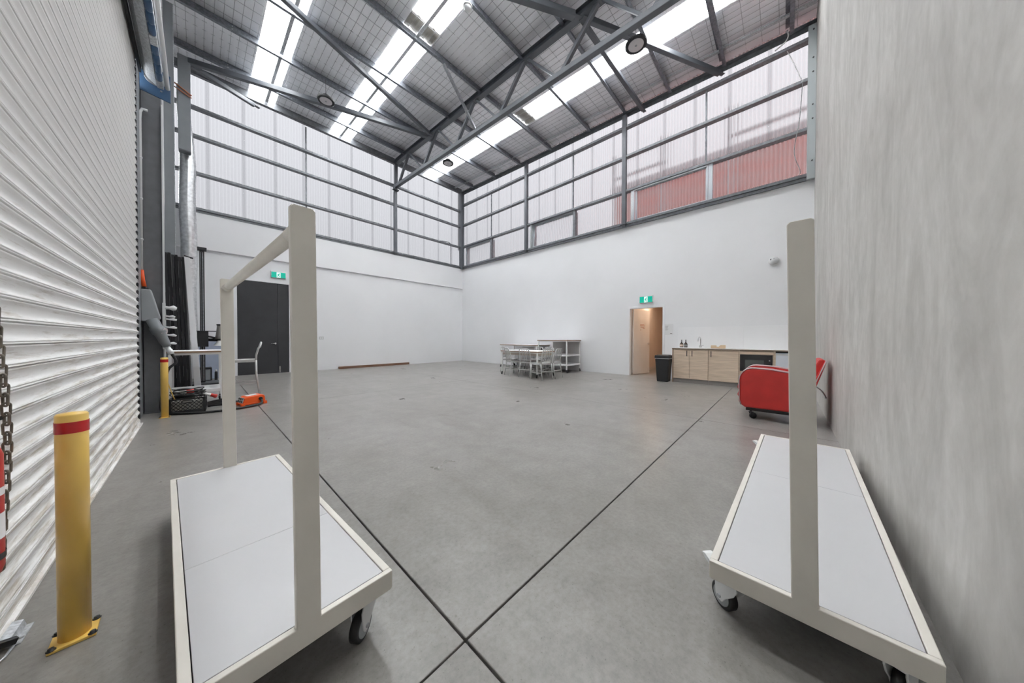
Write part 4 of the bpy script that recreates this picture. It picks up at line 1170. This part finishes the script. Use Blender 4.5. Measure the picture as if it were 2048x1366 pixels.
def arm(x0, x1):
    a = obj('arm', MB().prism(side_poly(), (x0, 0, 0), (0, 1, 0), (0, 0, 1), (x1 - x0, 0, 0), smooth=False), red_leather, ac, bevel=0.022, seg=3)
    for xx in (x0 + 0.004, x1 - 0.004):
        p = [(xx, y, z) for y, z in side_poly(0.474)[2:]]
        obj('piping', MB().tube(p, 0.0075, 6), piping_m, a)
arm(5.355, 5.50); arm(5.98, 6.125)
# seat cushion with bulging fluted front
b = MB().box((5.505, -0.22, 0.20), (5.975, 0.43, 0.40))
obj('seat_base', b, red_leather, ac, bevel=0.03, seg=3)
b = MB()
for z, r, yy in ((0.435, 0.062, 0.445), (0.325, 0.05, 0.455), (0.235, 0.042, 0.45)):
    b.tube([(5.44, yy - 0.03, z), (5.48, yy, z), (5.75, yy + 0.015, z), (6.0, yy, z), (6.04, yy - 0.03, z)], [r * 0.5, r, r, r, r * 0.5], 12)
obj('front_roll', b, red_leather, ac)
b = MB().box((5.505, -0.20, 0.40), (5.975, 0.45, 0.495))
obj('seat_cushion', b, red_leather, ac, bevel=0.04, seg=3)
# fluted leaning back
for k in range(6):
    x0 = 5.47 + k * 0.092
    prof = [(-0.14, 0.38), (-0.20, 0.42), (-0.285, 0.55), (-0.36, 0.74), (-0.395, 0.855), (-0.372, 0.885), (-0.33, 0.875), (-0.27, 0.74), (-0.17, 0.52)]
    obj('back_flute', MB().prism(prof, (x0, 0, 0), (0, 1, 0), (0, 0, 1), (0.094, 0, 0), smooth=False), red_leather, ac, bevel=0.018, seg=3)
b = MB().prism([(-0.16, 0.20), (-0.27, 0.20), (-0.30, 0.50), (-0.40, 0.86), (-0.385, 0.872), (-0.27, 0.55)], (5.43, 0, 0), (0, 1, 0), (0, 0, 1), (0.63, 0, 0))
obj('back_shell', b, red_leather, ac, bevel=0.012)
for xx in (5.435, 6.055):
    obj('piping', MB().tube([(xx, -0.25, 0.42), (xx, -0.29, 0.55), (xx, -0.352, 0.74), (xx, -0.393, 0.868)], 0.008, 6), piping_m, ac)
ctag = thing('hanging_strap', 'thin pale strap dangling behind the red armchair', 'strap', (5.5, -0.39, 0.5))
obj('strap', MB().tube(smooth([(5.50, -0.31, 0.52), (5.60, -0.36, 0.47), (5.72, -0.40, 0.40), (5.86, -0.425, 0.34)]), 0.007, 6), paper, ctag)
obj('buckle', MB().box((5.85, -0.43, 0.325), (5.89, -0.418, 0.345)), chrome, ctag)

# ================================================================== GARMENT RACK TROLLEYS
def big_caster(par, x, y, H, rz, brake=False):
    """twin-plate hospital caster under the deck; local coordinates"""
    c_, s_ = math.cos(rz), math.sin(rz)
    def L(a, b, z): return (x + a * c_ - b * s_, y + a * s_ + b * c_, z)
    R = 0.0525
    ax_ = -0.035
    f = MB().cyl(L(0, 0, H - 0.03), L(0, 0, H), 0.03, 14)
    prof = [(0.045, H - 0.022), (-0.045, H - 0.022), (-0.062, H - 0.05), (-0.056, R + 0.0), (-0.045, R - 0.018), (-0.022, R - 0.018), (-0.006, R + 0.008), (0.03, H - 0.07), (0.046, H - 0.04)]
    for sg in (-1, 1):
        b0 = sg * 0.022
        o_ = Vector(L(0, b0 - 0.003, 0))
        f.prism(prof, o_, (c_, s_, 0), (0, 0, 1), (-s_ * 0.006, c_ * 0.006, 0))
    f.prism([(0.045, -0.025), (-0.05, -0.025), (-0.05, 0.025), (0.045, 0.025)], Vector((x, y, H - 0.03)), (c_, s_, 0), (-s_, c_, 0), (0, 0, 0.010))
    o = obj('caster', f, caster_grey, par, world=False, bevel=0.002)
    w_ = MB().tube([L(ax_, -0.016, R), L(ax_, -0.013, R), L(ax_, 0.013, R), L(ax_, 0.016, R)], [R - 0.005, R, R, R - 0.005], 28)
    obj('tyre', w_, rubber, o, world=False)
    h_ = MB().tube([L(ax_, -0.0185, R), L(ax_, 0.0185, R)], [0.038, 0.038], 24)
    obj('rim', h_, tyre_grey, o, world=False)
    obj('axle_bolt', MB().cyl(L(ax_, -0.030, R), L(ax_, 0.030, R), 0.008, 10), galv, o, world=False)
    if brake:
        p = MB().prism([(-0.05, H - 0.055), (-0.125, H - 0.010), (-0.135, H + 0.004), (-0.118, H + 0.006), (-0.04, H - 0.03)], Vector(L(0, -0.022, 0)), (c_, s_, 0), (0, 0, 1), (-s_ * 0.044, c_ * 0.044, 0))
        obj('brake_pedal', p, conduit_w, o, world=False, bevel=0.002)
    return o
def trolley(label, cx, cy, rz, L, Wd, seam, post_lean=0.0, brakes=(), flip=1):
    """local x = along the deck, local y = across; origin under the centre of the deck"""
    t = thing('garment_rack_trolley', label, 'trolley', (cx, cy, 0), rz, group='white garment rack trolleys')
    z0, z1 = 0.168, 0.240
    hl, hw = L / 2, Wd / 2
    # end frames: rail + post cut from one profile
    for sx in (-1, 1):
        x0 = sx * hl
        pw = 0.034
        poly = [(-hw, z0 + 0.006), (-hw + 0.008, z0), (hw - 0.008, z0), (hw, z0 + 0.006), (hw, z1), (pw, z1), (pw + post_lean, 1.552), (pw + post_lean - 0.008, 1.560), (-pw + post_lean + 0.008, 1.560), (-pw + post_lean, 1.552), (-pw, z1), (-hw, z1)]
        obj('end_frame', MB().prism(poly, (x0 - sx * 0.022, 0, 0), (0, 1, 0), (0, 0, 1), (sx * 0.022, 0, 0)), cream_paint, t, world=False, bevel=0.003)
    for sy in (-1, 1):
        b = MB().box((-hl + 0.0225, sy * hw - sy * 0.026, z0), (hl - 0.0225, sy * hw, z1))
        obj('side_rail', b, cream_paint, t, world=False, bevel=0.003)
    g = 0.0028
    xa, xb_ = -hl + 0.0225 + g, hl - 0.0225 - g
    for a, b_ in ((xa, seam - 0.0008), (seam + 0.0008, xb_)):
        obj('deck_board', MB().box((a, -hw + 0.026 + g, z1 - 0.022), (b_, hw - 0.026 - g, z1 - 0.0015)), deck_lam, t, world=False, bevel=0.0012)
    obj('under_tray', MB().box((-hl + 0.0225, -hw + 0.026, z0 + 0.006), (hl - 0.0225, hw - 0.026, z1 - 0.024)), black_plastic, t, world=False)
    # hanging rail between the posts
    zr = 1.497
    y_ = post_lean * 0.96
    b = MB().tube([(-hl + 0.022, y_, zr), (hl - 0.022, y_, zr)], 0.0235, 16)
    rail = obj('hanging_rail', b, cream_paint, t, world=False)
    for sx in (-1, 1):
        obj('rail_collar', MB().tube([(sx * (hl - 0.022), y_, zr), (sx * (hl - 0.13), y_, zr)], 0.0255, 16), cream_paint, rail, world=False)
    for k, (sx, sy) in enumerate(((-1, -1), (-1, 1), (1, -1), (1, 1))):
        big_caster(t, sx * (hl - 0.085), sy * (hw - 0.065), z0, brakes[k][0] if brakes else 0, brakes[k][1] if brakes else False)
    return t
# left: front right corner (0.513, 1.116), turned 2.7 deg
a = math.radians(92.85)
ux, uy = Vector((math.cos(a), math.sin(a), 0)), Vector((-math.sin(a), math.cos(a), 0))
cL = Vector((0.513, 1.116, 0)) + ux * 0.889 + uy * 0.2775
trolley('white garment rack trolley beside the yellow bollard and roller door', cL.x, cL.y, a, 1.778, 0.555, -0.27, 0.010,
        ((math.radians(-55), False), (math.radians(185), False), (math.radians(175), False), (math.radians(180), False)))
a = math.radians(-1.6)
ux, uy = Vector((math.cos(a), math.sin(a), 0)), Vector((-math.sin(a), math.cos(a), 0))
cR = Vector((1.424, 0.218, 0)) + ux * 1.118 - uy * 0.278
trolley('white garment rack trolley against the precast concrete wall', cR.x, cR.y, a, 2.236, 0.556, 0.075, 0.024,
        ((math.radians(160), False), (math.radians(232), True), (math.radians(20), False), (math.radians(-120), True)))

# ================================================================== BOLLARDS
def bollard(label, x, y, H, plate_rot, z_band, group='yellow steel bollards', full=True):
    t = thing('bollard', label, 'bollard', (x, y, 0), group=group)
    r = 0.0375
    obj('post', MB().lathe([(r, 0.008), (r, H - 0.006), (r - 0.004, H), (0.002, H + 0.003)], (x, y, 0), 32), yellow, t)
    obj('red_band', MB().lathe([(r + 0.0012, z_band), (r + 0.0012, z_band + 0.042)], (x, y, 0), 32, cap=False), red_band, t)
    c_, s_ = math.cos(plate_rot), math.sin(plate_rot)
    hp_ = 0.053
    b = MB().prism([(-hp_, -hp_), (hp_ - 0.0, -hp_), (hp_, hp_), (-hp_, hp_)], (x, y, 0.0005), (c_, s_, 0), (-s_, c_, 0), (0, 0, 0.010))
    pl_ = obj('base_plate', b, yellow, t, bevel=0.002)
    if full:
        for sx in (-1, 1):
            for sy in (-1, 1):
                px, py = x + c_ * sx * 0.044 - s_ * sy * 0.044, y + s_ * sx * 0.044 + c_ * sy * 0.044
                obj('anchor_bolt', MB().lathe([(0.0115, 0.0105), (0.0115, 0.0125), (0.0075, 0.013), (0.0075, 0.019), (0.004, 0.020)], (px, py, 0), 12), black_metal, pl_)
    return t
bollard('yellow bollard with red band standing nearest, before the roller door', -0.331, 1.985, 0.862, math.radians(2), 0.790)
bollard('yellow bollard with red band beside the black crate', -0.335, 6.50, 0.862, 0.0, 0.795)

# ================================================================== CHAIN, EXTINGUISHER, FLOOR LATCH
chn = thing('hoist_chain', 'dull steel hoist chain hanging before the roller door', 'chain', (-0.46, 2.03, 0.33))
lk = MB()
pts = []
for k in range(14):
    a = 2 * math.pi * k / 14
    ex = 0.0095 * math.cos(a); ez = 0.0095 * math.sin(a) + (0.0135 if math.sin(a) >= 0 else -0.0135)
    pts.append((ex, 0, ez))
lk.tube(pts, 0.0036, 6, closed=True)
lk_me = mesh_of('chain_link', lk, chain_m)
z = 0.34
k = 0
while z < 4.55:
    xo = -0.490 + 0.022 * math.exp(-((z - 0.80) / 0.35) ** 2) - 0.010 * min(1.0, max(0, z - 1.1))
    share('chain_link', lk_me, chn, (xo + 0.46, 0.0, z - 0.33), (0, 0, 0.75 + (math.pi / 2 if k % 2 else 0)))
    z += 0.0345
    k += 1
ex = thing('fire_extinguisher', 'red cylinder with white label hanging by the hoist chain', 'extinguisher', (-0.478, 1.80, 0.4))
obj('cylinder', MB().lathe([(0.03, 0.40), (0.05, 0.41), (0.0555, 0.43), (0.0555, 0.78), (0.045, 0.82), (0.018, 0.845)], (-0.478, 1.80, 0), 24), red_paint, ex)
obj('paper_label', MB().lathe([(0.0562, 0.52), (0.0562, 0.60)], (-0.478, 1.80, 0), 24, cap=False), paper, ex)
obj('strap', MB().lathe([(0.0575, 0.455), (0.0575, 0.475)], (-0.478, 1.80, 0), 24, cap=False), black_metal, ex)
obj('upper_stripe', MB().lathe([(0.0562, 0.655), (0.0562, 0.68)], (-0.478, 1.80, 0), 24, cap=False), paper, ex)
obj('valve', MB().lathe([(0.018, 0.845), (0.018, 0.875), (0.008, 0.88)], (-0.478, 1.80, 0), 12).bar((-0.478, 1.80, 0.875), (-0.44, 1.85, 0.89), 0.02, 0.012), black_plastic, ex)
lt = thing('floor_latch', 'grey steel latch bracket with black handle lying before the roller door', 'latch', (-0.485, 2.12, 0))
b = MB().prism([(0, 0), (0.058, 0), (0.058, 0.004), (0.042, 0.004), (0.036, 0.030), (0.012, 0.036), (0.0, 0.012)], (-0.520, 2.085, 0.0005), (1, 0, 0), (0, 0, 1), (0.004, 0.115, 0))
obj('bracket', b, galv_light, lt)
obj('handle', MB().bar((-0.530, 2.055, 0.045), (-0.470, 2.085, 0.022), 0.022, 0.022), black_plastic, lt, bevel=0.003)
obj('pin', MB().cyl((-0.468, 2.088, 0.022), (-0.458, 2.094, 0.020), 0.0045, 8).tube([(-0.475, 2.075, 0.008), (-0.480, 2.03, 0.006), (-0.492, 1.99, 0.006)], 0.004, 6), galv_light, lt)

# ================================================================== CLUTTER BY THE COLUMN
# crate
cr_ = thing('milk_crate', 'black lattice plastic crate full of cable beside the yellow bollard', 'crate', (-0.11, 6.78, 0), math.radians(-4))
Lc, Wc, Hc = 0.385, 0.30, 0.225
fr = MB()
for sx in (-1, 1):
    for sy in (-1, 1):
        fr.box((sx * Lc / 2 - sx * 0.03, sy * Wc / 2, 0.001), (sx * Lc / 2, sy * Wc / 2 - sy * 0.03, Hc))
for sy in (-1, 1):
    y = sy * Wc / 2
    fr.box((-Lc / 2, y, 0.001), (Lc / 2, y - sy * 0.012, 0.048)).box((-Lc / 2, y, Hc - 0.022), (Lc / 2, y - sy * 0.016, Hc))
for sx in (-1, 1):
    x = sx * Lc / 2
    fr.box((x, -Wc / 2, 0.001), (x - sx * 0.012, Wc / 2, 0.048)).box((x, -Wc / 2, Hc - 0.022), (x - sx * 0.016, Wc / 2, Hc))
fr.box((-Lc / 2, -Wc / 2, 0.001), (Lc / 2, Wc / 2, 0.012))
obj('crate_frame', fr, black_plastic, cr_, world=False)
def lattice(o, u, wlen, z0, z1, nrm, hole):
    b = MB()
    o, u = Vector(o), Vector(u)
    stp = 0.047
    n = int(wlen / stp) + 3
    hgt = z1 - z0
    for sgn in (1, -1):
        for k in range(-n, n * 2):
            s0 = k * stp
            pts = []
            for q in range(0, 41):
                f_ = q / 40
                a_ = s0 + sgn * hgt * f_ * 0.9
                if 0 <= a_ <= wlen:
                    inside = hole and abs(a_ - wlen / 2) < 0.055 and z0 + hgt * f_ > z1 - 0.055
                    if not inside:
                        pts.append((a_, z0 + hgt * f_))
                    elif pts:
                        break
            if len(pts) > 2:
                p = o + u * pts[0][0] + Vector((0, 0, pts[0][1])); q_ = o + u * pts[-1][0] + Vector((0, 0, pts[-1][1]))
                b.bar(p, q_, 0.0075, 0.006, nrm)
    if hole:
        c_ = o + u * wlen / 2
        pts = []
        for k in range(20):
            a_ = 2 * math.pi * k / 20
            ex_ = 0.022 * math.cos(a_) + (0.036 if math.cos(a_) > 0 else -0.036)
            pts.append(c_ + u * ex_ + Vector((0, 0, z1 - 0.030 + 0.019 * math.sin(a_))))
        b.tube(pts, 0.006, 6, closed=True)
    return b
for sy in (-1, 1):
    obj('lattice_side', lattice((-Lc / 2 + 0.03, sy * (Wc / 2 - 0.005), 0), (1, 0, 0), Lc - 0.06, 0.046, Hc - 0.020, (0, 1, 0), True), black_plastic, cr_, world=False)
for sx in (-1, 1):
    obj('lattice_side', lattice((sx * (Lc / 2 - 0.005), -Wc / 2 + 0.03, 0), (0, 1, 0), Wc - 0.06, 0.046, Hc - 0.020, (1, 0, 0), True), black_plastic, cr_, world=False)
obj('inner_sack', MB().box((-Lc / 2 + 0.025, -Wc / 2 + 0.025, 0.014), (Lc / 2 - 0.025, Wc / 2 - 0.025, 0.19)), M('pale_sack', (0.46, 0.46, 0.43), 0.7), cr_, world=False, bevel=0.02)
cc = thing('cable_coil', 'coiled black cable heaped on the crate with red plugs', 'cable', (-0.11, 6.78, 0.22))
rnd = random.Random(3)
for k in range(9):
    pts = []
    rx, ry = 0.15 + rnd.uniform(-0.02, 0.045), 0.115 + rnd.uniform(-0.02, 0.03)
    ph = rnd.uniform(0, 6.28)
    tilt = rnd.uniform(-0.10, 0.16)
    for q in range(28):
        a_ = 2 * math.pi * q / 28
        pts.append((-0.11 + rx * math.cos(a_) + rnd.uniform(-0.002, 0.002), 6.78 + ry * math.sin(a_), 0.236 + 0.0135 * k + tilt * ry * math.sin(a_ + 0.3) * 0.5 + 0.014 * math.sin(2 * a_ + ph)))
    obj('cable_loop', MB().tube(pts, 0.0062, 6, closed=True), rubber, cc)
def plug(label, p, d, m=red_paint):
    p, d = Vector(p), Vector(d).normalized()
    t = thing('cable_plug', label, 'plug', p, group='red industrial plugs')
    obj('collar', MB().tube([p, p + d * 0.045, p + d * 0.05, p + d * 0.07], [0.016, 0.018, 0.024, 0.024], 12), paper, t)
    obj('red_body', MB().tube([p + d * 0.07, p + d * 0.12, p + d * 0.125, p + d * 0.15], [0.026, 0.026, 0.032, 0.030], 12), m, t)
red_pl = M('red_plug_plastic', (0.62, 0.04, 0.03), 0.4)
plug('red and white plug lying on the coiled cable', (-0.20, 6.70, 0.318), (1, 0.08, 0.02), red_pl)
plug('red and white plug drooping over the right end of the crate', (0.065, 6.74, 0.262), (0.86, 0.15, -0.45), red_pl)
cf = thing('floor_cable', 'black cable bundle on the floor between crate and orange box', 'cable', (0.25, 6.95, 0))
b = MB()
for k in range(4):
    b.tube(smooth([(0.10, 6.97 + k * 0.03, 0.02 + 0.012 * k), (0.25, 6.92 + k * 0.035, 0.025 + 0.02 * k), (0.40, 6.86 + k * 0.03, 0.02 + 0.01 * k), (0.50, 6.82 + k * 0.03, 0.04)]), 0.016, 6)
obj('sheath', b, rubber, cf)
obj('clip_end', MB().lathe([(0.024, 0.0), (0.024, 0.03)], (0.10, 6.985, 0.01), 10, 'X'), black_plastic, cf)
st_ = thing('yellow_strap', 'thin yellow rope hanging behind the second bollard', 'rope', (-0.28, 6.75, 0.3))
obj('rope', MB().tube(smooth([(-0.315, 6.64, 0.50), (-0.285, 6.68, 0.36), (-0.25, 6.70, 0.22)]), 0.006, 6), yellow, st_)
obj('knot', MB().lathe([(0.003, -0.012), (0.011, 0.0), (0.003, 0.012)], (-0.25, 6.70, 0.22), 8), yellow, st_)
# orange power box
ob = thing('power_box', 'orange power distribution box with sockets on the floor', 'power box', (0.62, 6.72, 0), math.radians(12))
body = MB().prism([(-0.15, 0.03), (0.13, 0.03), (0.155, 0.05), (0.148, 0.13), (0.135, 0.155), (0.10, 0.165), (-0.09, 0.150), (-0.125, 0.125), (-0.15, 0.06)], (0, -0.12, 0), (1, 0, 0), (0, 0, 1), (0, 0.24, 0))
obj('body', body, orange_pl, ob, world=False, bevel=0.012)
sk_ = MB()
for sx in (-1, 1):
    for sy in (-1, 1):
        sk_.box((sx * 0.175 - sx * 0.055, sy * 0.13 - sy * 0.06, 0.001), (sx * 0.175, sy * 0.13, 0.05))
sk_.box((-0.16, -0.128, 0.02), (0.165, 0.128, 0.042))
obj('foot_frame', sk_, orange_pl, ob, world=False, bevel=0.006)
obj('socket_panel', MB().prism([(-0.11, -0.045), (0.11, -0.045), (0.11, 0.045), (-0.11, 0.045)], (-0.141, 0, 0.095), (0, 1, 0), (0.25, 0, 0.968), (-0.004, 0, 0.001)), caster_grey, ob, world=False)
for k in range(3):
    y = -0.07 + k * 0.07
    for zz in (0.075, 0.115):
        obj('socket', MB().tube([(-0.142 + (zz - 0.075) * 0.25, y, zz), (-0.158 + (zz - 0.075) * 0.25, y, zz)], [0.017, 0.015], 10), M('dark_green_socket', (0.05, 0.06, 0.05), 0.5) if 'dark_green_socket' not in MATS else MATS['dark_green_socket'], ob, world=False)
obj('top_label', MB().prism([(-0.08, -0.06), (0.07, -0.06), (0.07, 0.06), (-0.08, 0.06)], (0.0, 0, 0.160), (1, 0, 0.075), (0, 1, 0), (0, 0, 0.003)), caster_grey, ob, world=False)
obj('cable_gland', MB().tube([(0.085, -0.115, 0.10), (0.085, -0.145, 0.10)], [0.030, 0.024], 12), black_plastic, ob, world=False)
# black leaning boards
GB_ = 'black boards leaning by the column'
bd_names = ['black board leaning by the column, leftmost of the stack', 'black board leaning by the column, second from the left', 'black board leaning by the column, third from the left',
            'black board leaning by the column, fourth from the left', 'black board leaning by the column, fifth from the left', 'black board leaning by the column, rightmost next to the white plank']
for k in range(6):
    xt, xb = -0.405 + k * 0.041, -0.352 + k * 0.044
    ht = 2.655 - 0.012 * k + (0.02 if k % 2 else 0)
    t = thing('leaning_board', bd_names[k], 'board', (xb, 8.6, 0), group=GB_)
    ys_ = 8.0 + (0.02 if k % 2 else 0.0)
    vs = []
    for y in (ys_, 9.2):
        vs += [(xb - 0.0, y, 0.002), (xb + 0.038, y, 0.002), (xt + 0.036, y, ht), (xt, y, ht)]
    obj('panel', MB().add(vs, [(0, 1, 2, 3), (7, 6, 5, 4), (0, 4, 5, 1), (1, 5, 6, 2), (2, 6, 7, 3), (3, 7, 4, 0)]), board_black, t, bevel=0.003)
    wv = MB()
    rr_ = random.Random(k)
    for q in range(5):
        z = rr_.uniform(0.3, 2.4); hh = rr_.uniform(0.08, 0.35)
        f0, f1 = z / ht, min(1, (z + hh) / ht)
        xe0, xe1 = xb + (xt - xb) * f0, xb + (xt - xb) * f1
        wv.add([(xe0 - 0.0005, ys_ - 0.0015, z), (xe0 + 0.003, ys_ - 0.0015, z), (xe1 + 0.003, ys_ - 0.0015, min(ht, z + hh)), (xe1 - 0.0005, ys_ - 0.0015, min(ht, z + hh))], [(0, 1, 2, 3)])
    obj('worn_edge', wv, M('worn_edge_grey', (0.33, 0.33, 0.33), 0.7) if 'worn_edge_grey' not in MATS else MATS['worn_edge_grey'], t)['kind'] = 'stuff'
t = thing('white_plank', 'long white plank leaning in front of the black boards', 'plank', (-0.02, 8.0, 0))
vs = []
for y in (7.93, 7.975):
    vs += [(-0.045, y, 0.002), (0.045, y, 0.002), (-0.095, y, 2.60), (-0.165, y, 2.62)]
obj('board', MB().add(vs, [(0, 1, 2, 3), (7, 6, 5, 4), (0, 4, 5, 1), (1, 5, 6, 2), (2, 6, 7, 3), (3, 7, 4, 0)]), white_paint, t, bevel=0.003)
obj('dark_top_cap', MB().bar((-0.165, 7.952, 2.625), (-0.055, 7.952, 2.60), 0.05, 0.02), board_black, t)
# hook rail
hk_ = thing('hook_rail', 'white rail with six pale hooks beside the dark column', 'hook rail', (-0.36, 7.0, 0.95))
obj('rail', MB().box((-0.372, 6.955, 0.97), (-0.340, 6.983, 1.68)), conduit_w, hk_, bevel=0.003)
for z, ln_ in ((1.60, 0.115), (1.47, 0.10), (1.425, 0.115), (1.30, 0.115), (1.18, 0.11), (1.055, 0.11)):
    w0 = 0.042 if z == 1.60 else 0.022
    b = MB().tube([(-0.342, 6.95, z + 0.008), (-0.30, 6.945, z + 0.004), (-0.342 + ln_ * 0.7, 6.94, z + 0.006), (-0.342 + ln_, 6.94, z - 0.006)], [w0 * 0.6, w0 * 0.55, w0, w0 * 0.55], 10)
    obj('hook', b, conduit_w, hk_)
# studio column stand
ss = thing('studio_column_stand', 'black studio column stand with clamp carriage near the double door', 'stand', (0.07, 9.8, 0))
obj('column', MB().box((0.028, 9.76, 0.12), (0.108, 9.84, 3.14)), black_metal, ss, bevel=0.006)
obj('track', MB().box((0.075, 9.752, 0.15), (0.088, 9.76, 3.1)).box((0.045, 9.752, 0.15), (0.052, 9.76, 3.1)), galv, ss)
obj('top_cap', MB().box((-0.005, 9.73, 3.14), (0.145, 9.87, 3.21)), black_metal, ss, bevel=0.006)
obj('carriage', MB().box((-0.02, 9.68, 0.94), (0.16, 9.90, 1.30)).box((-0.04, 9.66, 1.29), (0.29, 9.92, 1.305)), black_metal, ss, bevel=0.006)
obj('cross_arm', MB().cyl((0.12, 9.72, 1.10), (0.42, 9.68, 1.09), 0.035, 12).cyl((0.30, 9.69, 1.09), (0.40, 9.685, 1.09), 0.05, 12).bar((0.14, 9.7, 1.18), (0.34, 9.7, 1.12), 0.04, 0.04), black_metal, ss)
obj('base', MB().box((-0.25, 9.5, 0.03), (0.40, 10.1, 0.12)), black_metal, ss, bevel=0.01)
for x, y in ((-0.2, 9.55), (0.35, 9.55), (-0.2, 10.05), (0.35, 10.05)):
    obj('wheel', MB().cyl((x - 0.012, y, 0.028), (x + 0.012, y, 0.028), 0.027, 12), rubber, ss)
lh = thing('lamp_head', 'grey conical lamp head held on the studio stand arm', 'lamp', (0.36, 9.60, 1.2))
obj('housing', MB().lathe([(0.09, -0.13), (0.075, -0.05), (0.055, 0.12), (0.05, 0.19)], (0.345, 9.60, 1.24), 16), M('warm_grey_lamp', (0.26, 0.25, 0.235), 0.5), lh)
obj('rear_cap', MB().lathe([(0.058, 0.19), (0.058, 0.22)], (0.345, 9.60, 1.24), 16), black_plastic, lh)
obj('reflector', MB().lathe([(0.04, -0.12), (0.11, -0.24)], (0.345, 9.58, 1.20), 18, cap=False), white_metal, lh)
bp_ = thing('blue_panel', 'blue grey board leaning on the far wall under the stand', 'board', (0.28, 11.5, 0))
obj('board', MB().bar((0.26, 11.62, 0.005), (0.26, 11.93, 1.12), 0.52, 0.02, (0, 1, 0)), blue_grey, bp_)
obj('frame_edge', MB().bar((0.525, 11.62, 0.005), (0.525, 11.93, 1.12), 0.015, 0.026, (0, 1, 0)), white_metal, bp_)
bx_ = thing('black_box', 'black equipment box standing on the floor under the stand', 'box', (0.1, 11.2, 0))
obj('case', MB().box((-0.02, 11.0, 0.001), (0.24, 11.35, 0.36)), black_plastic, bx_, bevel=0.01)
obj('front_panel', MB().box((0.01, 10.994, 0.04), (0.21, 11.0, 0.32)), grey_dark_box, bx_)
for k, (x, lab) in enumerate(((0.32, 'black spray can beside the black box, left one'), (0.40, 'black spray can beside the black box, right one'))):
    t = thing('spray_can', lab, 'can', (x, 11.15, 0), group='black cans under the stand')
    obj('body', MB().lathe([(0.03, 0.001), (0.03, 0.22), (0.02, 0.24)], (x, 11.15, 0), 14), black_metal, t)
    obj('lid', MB().lathe([(0.022, 0.24), (0.022, 0.29)], (x, 11.15, 0), 14), grey_dark_box if k else caster_grey, t)

# ================================================================== OUTSIDE
struct(obj('ground_outside', MB().box((-40, -40, -0.40), (40, 40, -0.30)), ground_m), 'pale paving outside the hall')
ax_ = MB().box((XB + 0.3, -7.0, 2.75), (20.0, 7.4, 2.95))
struct(obj('roof_annex', ax_, outside_white), 'pale annex roof outside the milky wall')
nb_ = thing('neighbour_building', 'red clad building glimpsed through the milky wall at right', 'building', (14.2, 0.3, 2.95))
for k in range(12):
    y0 = -6.0 + k * 1.02
    obj('wall_panel', MB().box((14.0, y0 + 0.01, 2.96), (14.1, y0 + 1.01, 8.35)), outside_red, nb_)
obj('parapet', MB().box((13.93, -6.05, 8.35), (14.2, 6.3, 8.62)), outside_white, nb_)
obj('body', MB().box((14.12, -6.0, 2.96), (18.0, 6.22, 8.34)), outside_red, nb_)
rl = thing('rooftop_railing', 'grey tube railing beyond the milky wall above the red building', 'railing', (13.5, 1.0, 2.95))
galv_pale = M('pale_galvanised_tube', (0.55, 0.55, 0.56), 0.5)
for y in (-1.5, 1.5, 3.85, 5.95):
    obj('railing_post', MB().box((13.45, y - 0.06, 2.96), (13.57, y + 0.06, 9.85)), galv_pale, rl)
for z in (8.75, 9.6):
    obj('railing_bar', MB().box((13.47, -1.44, z - 0.05), (13.55, 1.44, z + 0.05)), galv_pale, rl)
    obj('railing_bar', MB().box((13.47, 3.91, z - 0.05), (13.55, 5.89, z + 0.05)), galv_pale, rl)
